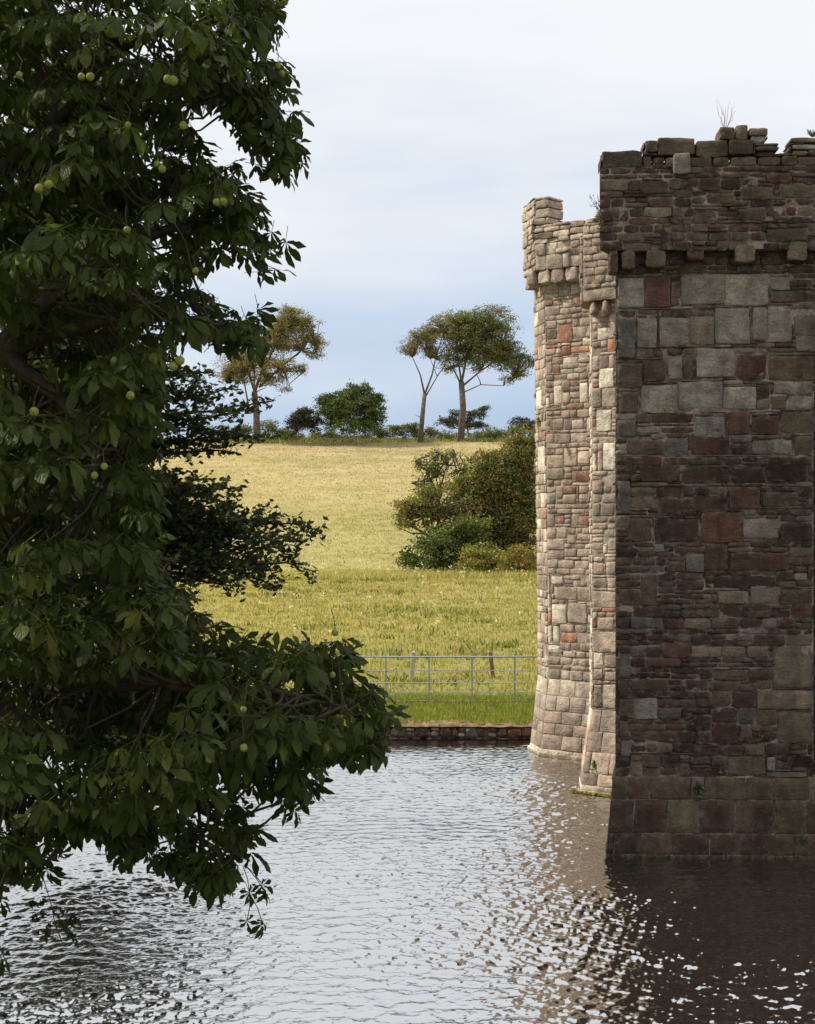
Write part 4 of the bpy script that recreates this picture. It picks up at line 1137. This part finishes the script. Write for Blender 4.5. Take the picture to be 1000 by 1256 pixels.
for p, e, px, py in tips:
    d2 = np.linalg.norm(BPn - np.array(tuple(p)), axis=1); j = int(np.argmin(d2 + np.random.uniform(0, .25, len(d2))))
    a = BP[j]
    out = (p - a); L = out.length
    tw = wiggle(a, p, 4, 0.05, sag=-0.12)
    twigs.tube([q - TB for q in tw], [.012, .010, .008, .006, .004], 5, cap=False)
    outd = out.normalized() if L > .01 else Vector((1, 0, 0))
    small = 0.78 if e < 34 else 1.0
    nl = rs.choice((3, 4, 5))
    for q in range(nl):
        w = 2 * math.pi * q / nl + rs.uniform(-.5, .5)
        dd = Vector((math.cos(w), math.sin(w), rs.uniform(-.1, .5))) * .9 + outd * 0.5
        if e < 40: dd.x *= .7
        st = p + dd.normalized() * 0.13 * small
        add_leaf(st, dd, rs.uniform(.58, 1.08) * small)
TP = np.array([tuple(q[0]) for q in tips])
# edge leaves reaching the outline
for i in range(len(CH_POLY)):
    ax, ay = CH_POLY[i]; bx, by = CH_POLY[(i + 1) % len(CH_POLY)]
    L = math.hypot(bx - ax, by - ay)
    if ax < -30 and bx < -30 or ay < -50 and by < -50: continue
    for k in range(2 * max(1, int(L / 17))):
        t = (k + rs.random()) / (2 * max(1, int(L / 17)))
        x, y = ax + (bx - ax) * t, ay + (by - ay) * t
        nx, ny = (by - ay) / L, -(bx - ax) / L
        if inside(x + nx * 6, y + ny * 6): nx, ny = -nx, -ny
        ins = rs.uniform(20, 32) if k % 2 else rs.uniform(38, 60)
        p = cp(x - nx * ins, y - ny * ins, 10.0 + rs.uniform(-.4, .4))
        tn = tips[int(np.argmin(np.linalg.norm(TP - np.array(tuple(p)), axis=1)))][0]
        twigs.tube([q_ - TB for q_ in wiggle(tn, p, 3, .05, sag=-.2)], [.004, .003, .0025, .002], 4, cap=False)
        add_leaf(p, Vector((nx * 1.0, rs.uniform(-.5, .3), -ny * 1.0)), rs.uniform(.6, .9), droop=0.3)
# hanging leaves below the crown
for (x0_, y0_, x1, y1, s_) in ((298, 1062, 306, 1095, .55), (300, 1060, 322, 1085, .6), (306, 1095, 322, 1132, .6), (306, 1095, 303, 1130, .5), (-20, 1140, -5, 1158, .8), (-30, 1150, 2, 1172, .7), (-30, 1160, -8, 1182, .7), (300, 1060, 325, 1095, .5)):
    a, b_ = cp(x0_, y0_, 9.8), cp(x1, y1, 9.8)
    twigs.tube([a - TB, (a + b_) / 2 - TB + Vector((.01, 0, 0)), b_ - TB], .003, 4, cap=False)
    add_leaf(b_, (b_ - a).normalized() + Vector((.5, -.2, 0)), s_, droop=.4)
leaves.sort(key=lambda q: q[2] * 1.0)
# keep the 290 that show largest (in frame, nearest) as parts, the rest joined
vis, rest = [], []
for m, v_, d in leaves:
    p = m.translation; px = 500 + F * p.x / p.y; py = HZ - F * (p.z - CAM_H) / p.y
    (vis if (0 < px < 520 and 0 < py < 1256 and len(vis) < 290) else rest).append((m, v_))
TBi = Matrix.Translation(-TB)
for m, v_ in vis:
    o = bpy.data.objects.new('leaf', LEAFV[v_][1]); COL.objects.link(o); o.parent = chest
    o.matrix_local = TBi @ m
VA = [np.array(mb.v) for mb, me in LEAFV]
V, Fq, K = [], [], []
crown = MB(); clc = []
for m, v_ in rest:
    M3 = np.array((TBi @ m)); mb = LEAFV[v_][0]
    vv = VA[v_] @ M3[:3, :3].T + M3[:3, 3]
    off = len(crown.v); crown.v += [tuple(q) for q in vv]; crown.f += [tuple(i + off for i in q) for q in mb.f]
    clc += mb.lc
    f_ = random.uniform(.75, 1.3); crown.c += [(c[0] * f_, c[1] * f_, c[2] * f_) for c in mb.c]
o = crown.build('crown', M_CHEST, chest, smooth=True); o['kind'] = 'stuff'; set_lc(o.data, clc)
tg = twigs.build('twigs', M_TWIG, chest, smooth=True); tg['kind'] = 'stuff'
# the rest of the crown, outside and behind what the photo frames: bigger simple leaflets
n = 7500
u = rand_unit(n); rr = np.random.uniform(0.35, 1, (n, 1)) ** .5
c = np.array([-6.6, 11.6, 7.2]) + u * rr * np.array([4.6, 4.2, 5.6])
pxx = 500 + F * c[:, 0] / c[:, 1]; pyy = HZ - F * (c[:, 2] - CAM_H) / c[:, 1]
keep = (pxx < -25) | (pyy < -60)
inn = np.array([(-25 <= a < 235 and b_ > -60 and edge_dist(a, b_) > 46 and inside(a, b_)) and cc[1] > 10.6 for a, b_, cc in zip(pxx, pyy, c)])
keep = (keep & ~((pxx > 300))) | inn
keep &= (c[:, 2] > 2.2)
c = c[keep]; n = len(c)
v, f, k = kites(c - np.array(TB), np.random.uniform(.22, .36, n), np.tile(np.random.uniform(.7, 1.2, (n, 1)), (1, 3)), up=1.0, aspect=.5)
o = link('outer_crown', npmesh('outer_crown', v, f, k), M_CHEST, chest); o['kind'] = 'stuff'

# conkers
cm = MB()
for j in range(7):
    th = math.pi * j / 6
    for q in range(10):
        a = 2 * math.pi * q / 10; r = 0.026 * math.sin(th) * (1 + .08 * ((q + j) % 2))
        cm.v.append((r * math.cos(a), r * math.sin(a), -0.028 * math.cos(th))); cm.c.append((1, 1, 1))
for j in range(6):
    for q in range(10):
        cm.f.append((j * 10 + q, j * 10 + (q + 1) % 10, (j + 1) * 10 + (q + 1) % 10, (j + 1) * 10 + q))
cme = npmesh('conker', cm.v, cm.f, smooth=True); cme.materials.append(M_CONKER)
for px, py, D in ((24, 92, 8.7), (100, 94, 8.7), (111, 94, 8.72), (206, 97, 8.9), (213, 99, 8.9), (225, 154, 8.9), (157, 153, 8.8), (305, 79, 9.4), (341, 81, 9.7), (346, 90, 9.7), (343, 3, 9.7), (350, 3, 9.7), (193, 201, 8.8), (199, 207, 8.8),
                  (48, 231, 8.7), (60, 226, 8.7), (266, 248, 8.9), (274, 247, 8.9), (156, 282, 8.8), (240, 332, 8.9), (221, 442, 8.9), (213, 449, 8.9), (160, 485, 8.8), (128, 572, 8.6), (116, 583, 8.6), (42, 505, 8.6), (299, 870, 8.7), (299, 917, 8.7), (257, 931, 8.8), (411, 776, 9.5), (408, 828, 9.4), (232, 560, 9.6)):
    p = cp(px, py, D)
    o = bpy.data.objects.new('conker', cme); COL.objects.link(o); o.parent = chest; o.location = p - TB
    o.scale = [random.uniform(.62, .98)] * 3; o.rotation_euler = (random.uniform(-.4, .4), random.uniform(-.4, .4), 0)
    st = MB(); st.tube([(0, 0, .02), (random.uniform(-.02, .02), .02, .08), (random.uniform(-.04, .04), .06, .14)], .0025, 4)
    so = st.build('conker_stalk', M_TWIG, chest, loc=p - TB)

# ------------------------------------------------------------------ dark small-leaved tree behind it
BB = Vector((-6.8, 15.2, 0.9))
bt = empty('small_leaved_tree', BB, 'nearly black small-leaved tree with layered sprays reaching out behind the chestnut', 'tree')
mb = MB(); mb.tube([Vector((0, 0, -.6)), Vector((.1, 0, 2)), Vector((.0, .1, 5)), Vector((.1, 0, 8))], [.3, .24, .16, .05], 10); mb.build('trunk', M_BARK, bt, smooth=True)
DB = 14.0
sprays = [((180, 640), (270, 660), 90), ((180, 700), (280, 715), 70), ((160, 640), (230, 620), 70), ((190, 690), (340, 700), 46), ((190, 650), (340, 655), 50),((120, 620), (400, 652), 46), ((130, 660), (392, 702), 40), ((110, 640), (350, 722), 34), ((150, 640), (345, 640), 34), ((140, 650), (300, 640), 50), ((160, 600), (300, 600), 26), ((160, 590), (292, 618), 20), ((150, 560), (294, 556), 16), ((120, 560), (300, 528), 24),
          ((150, 520), (318, 500), 18), ((150, 540), (340, 492), 12), ((140, 560), (322, 535), 12), ((150, 470), (266, 455), 14), ((150, 480), (262, 486), 14), ((150, 500), (300, 478), 16), ((120, 700), (300, 720), 34), ((130, 690), (330, 690), 34), ((160, 600), (260, 600), 30), ((150, 620), (250, 640), 60), ((150, 690), (280, 680), 60), ((140, 630), (320, 668), 40), ((150, 500), (250, 520), 26),
          ((150, 440), (250, 470), 12), ((150, 590), (280, 640), 14), ((120, 650), (372, 680), 30), ((120, 650), (378, 664), 26)]
LC, sizes = [], []
tw = MB(); rs2 = random.Random(3)
for (a, b_, wd) in sprays:
    A = P(a[0], a[1], DB + rs2.uniform(-.3, .5)); B = P(b_[0] - 4, b_[1], DB + rs2.uniform(-.8, .5))
    path = wiggle(A, B, 7, 0.02, sag=0.03)
    mbb = MB(); mbb.tube([p - BB for p in [BB + Vector((.1, 0, max(2.2, A.z - BB.z + .2 - .0)))] + path], [.05, .02] + [.018 * (1 - i / 7) + .003 for i in range(7)], 5)
    mbb.build('bough', M_BARK, bt, smooth=True)
    L = (B - A).length
    w_ = wd / F * DB
    for k in range(int(L / .028)):
        t = (k + rs2.random()) / int(L / .028)
        i = min(6, int(t * 7)); p = path[i].lerp(path[i + 1], t * 7 - i)
        tl = (0.10 + .9 * w_ * (1 - t) ** .55) * rs2.uniform(.4, 1)
        ang = rs2.uniform(0, 2 * math.pi)
        d = Vector((rs2.uniform(.1, .8), math.cos(ang) * .9, math.sin(ang) * .8 + .10)).normalized()
        q = p + d * tl
        tw.tube([p - BB, p.lerp(q, .5) - BB + Vector((0, 0, .01)), q - BB], [.004, .003, .0015], 3, cap=False)
        nlf = max(3, int(tl / .017))
        for s_ in range(nlf):
            r_ = p.lerp(q, (s_ + 1) / nlf)
            LC.append((r_.x + rs2.gauss(0, .022), r_.y + rs2.gauss(0, .03), r_.z + rs2.gauss(0, .022))); sizes.append(rs2.uniform(.05, .085))
LC = np.array(LC) - np.array(BB)
v, f, k = kites(LC, np.array(sizes), np.tile(np.random.uniform(.7, 1.35, (len(LC), 1)), (1, 3)), up=1.2, aspect=.62)
o = link('foliage', npmesh('foliage', v, f, k), M_BEECHLEAF, bt); o['kind'] = 'stuff'
o = tw.build('twigs', M_TWIG, bt); o['kind'] = 'stuff'

clump_tree('added_bank_tree', 'added dark tree mostly hidden behind the chestnut, for its dark reflection in the water', 'tree', 25,  # added tree: its reflection makes the dark patch on the water
           [(40, 300, 120, 200), (110, 250, 80, 170), (60, 520, 110, 150), (120, 420, 70, 150), (90, 120, 90, 90), (130, 560, 60, 70), (60, 640, 90, 60), (120, 870, 110, 70), (190, 835, 75, 60), (60, 800, 110, 90), (230, 860, 50, 45)], [(0.035, 0.05, 0.016), (0.05, 0.06, 0.02)],
           base_px=(-160, 850), trunks=[([(-160, 1000), (-140, 800), (-90, 650), (0, 500)], .32, .12)], limbs=[([(-100, 660), (20, 560), (110, 540)], .12, .03), ([(-60, 600), (40, 400), (100, 260)], .14, .03)],
           leaf=0.13, clump=(0.45, 0.3), dens=1.1, fill=.5)

# ------------------------------------------------------------------ plants on the masonry
def wall_plant(name, label, px, py, D, n, h, spread, cols, leafsz, hang=False, stemmat=M_DRY, leaves_per=6, lean=(0, 0), cat='plant'):
    base = P(px, py, D); root = empty(name, base, label, cat)
    mb = MB(); C = []
    for k in range(n):
        a = random.uniform(-1, 1); 
        tip = Vector((a * spread + lean[0], random.uniform(-.5, .3) * spread - (.05 if hang else 0), (-1 if hang else 1) * h * random.uniform(.5, 1) + lean[1]))
        path = wiggle(Vector((a * spread * .15, 0, 0)), tip, 4, .07)
        mb.tube(path, [.004, .0035, .003, .0025, .0015], 4, cap=False)
        for q in range(leaves_per):
            t = random.uniform(.15, 1); i = min(3, int(t * 4)); p = path[i].lerp(path[i + 1], t * 4 - i)
            C.append((p.x + random.gauss(0, .012), p.y + random.gauss(0, .012), p.z + random.gauss(0, .012)))
    mb.build('stems', stemmat, root)
    if C:
        C = np.array(C); kk = np.array([random.choice(cols) for _ in C])
        v, f, k = kites(C, leafsz, kk, .4, .6)
        o = link('foliage', npmesh('foliage', v, f, k), M_FOL, root)
    return root
wall_plant('dead_weed', 'wispy dry leafless weed standing on top of the nearest tower parapet', 890, 157, 24.1, 9, .42, .16, [(.3, .22, .16)], .012, leaves_per=3)
wall_plant('grass_tuft', 'small green grass tuft on the parapet top at the right frame edge', 997, 168, 24.1, 40, .12, .10, [(.16, .17, .05)], .03, stemmat=M_PETIOLE, leaves_per=2)
wall_plant('wall_fern', 'hanging dark green fern low on the plinth of the nearest tower', 857, 958, 23.98, 16, .26, .10, [(.045, .06, .02), (.06, .07, .025)], .045, hang=True, stemmat=M_PETIOLE, leaves_per=9)
wall_plant('wall_creeper', 'green creeper patch at the lower right of the nearest tower plinth', 984, 1022, 23.9, 12, .20, .09, [(.07, .08, .03)], .035, hang=True, stemmat=M_PETIOLE, leaves_per=8)
wall_plant('wall_weed', 'little leafy weed sprouting beside the left edge of the nearest parapet', 737, 262, 24.6, 9, .30, .12, [(.06, .06, .04)], .035, lean=(-.12, .02), leaves_per=4)
wall_plant('wall_ivy', 'green ivy clinging to the left parapet edge of the nearest tower', 737, 262, 23.99, 14, .28, .03, [(.07, .075, .025), (.10, .09, .03)], .045, hang=True, leaves_per=8)
wall_plant('wall_weed', 'small green weed at the foot of the sunlit middle tower', 729, 932, 29.5, 8, .24, .05, [(.14, .17, .04)], .05, hang=True, leaves_per=8, stemmat=M_PETIOLE)
wall_plant('wall_ivy', 'rusty red plant in the angle between far and middle parapets', 713, 320, 32.0, 16, .30, .07, [(.22, .08, .03), (.20, .12, .04)], .06, hang=True, leaves_per=8)
wall_plant('wall_weed', 'yellow green tuft on the left edge of the farthest tower', 661, 512, 34.35, 12, .22, .05, [(.22, .20, .06)], .05, hang=True, leaves_per=8)
# algae line at the foot of the middle tower
ac = []
for k in range(900):
    s_ = random.uniform(-.1, 1.1); p = MT.pt(2, s_, 0.0, 0.09 + abs(random.gauss(0, .035)), None); ac.append((p.x, p.y, .01 + abs(random.gauss(0, .012))))
v, f, k = kites(np.array(ac), .06, np.array([random.choice([(.24, .24, .05), (.30, .28, .07), (.16, .17, .04)]) for _ in ac]), 1.5, .8)
tag(link('algae', npmesh('algae', v, f, k), M_FOL), 'yellow green algae at the waterline of the middle tower', 'algae', kind='stuff')

# wilted spray hanging at the lower left
a = P(48, 1070, 9.8); w_ = empty('wilted_spray', a, 'brown withered leaf spray dangling below the chestnut crown at lower left', 'spray')
mb = MB(); C = []
mb.tube([Vector((0, 0, .1)), Vector((.03, 0, -.05)), Vector((.07, 0, -.18)), Vector((.10, .0, -.32)), Vector((.15, 0, -.45))], .003, 5)
for k in range(9):
    st = Vector((.05 + .01 * k, 0, -.14 - .018 * k)); en = st + Vector((random.uniform(-.16, .2), random.uniform(-.1, .1), random.uniform(-.22, -.02)))
    pth = wiggle(st, en, 3, .08); mb.tube(pth, .002, 3, cap=False)
    for q in range(16):
        p = pth[1].lerp(pth[3], random.random()); C.append((p.x + random.gauss(0, .008), p.y + random.gauss(0, .01), p.z + random.gauss(0, .01)))
mb.build('stems', M_TWIG, w_)
v, f, k = kites(np.array(C), .05, np.tile([(.05, .05, .03)], (len(C), 1)), 0, .45)
link('foliage', npmesh('foliage', v, f, k), M_FOL, w_)
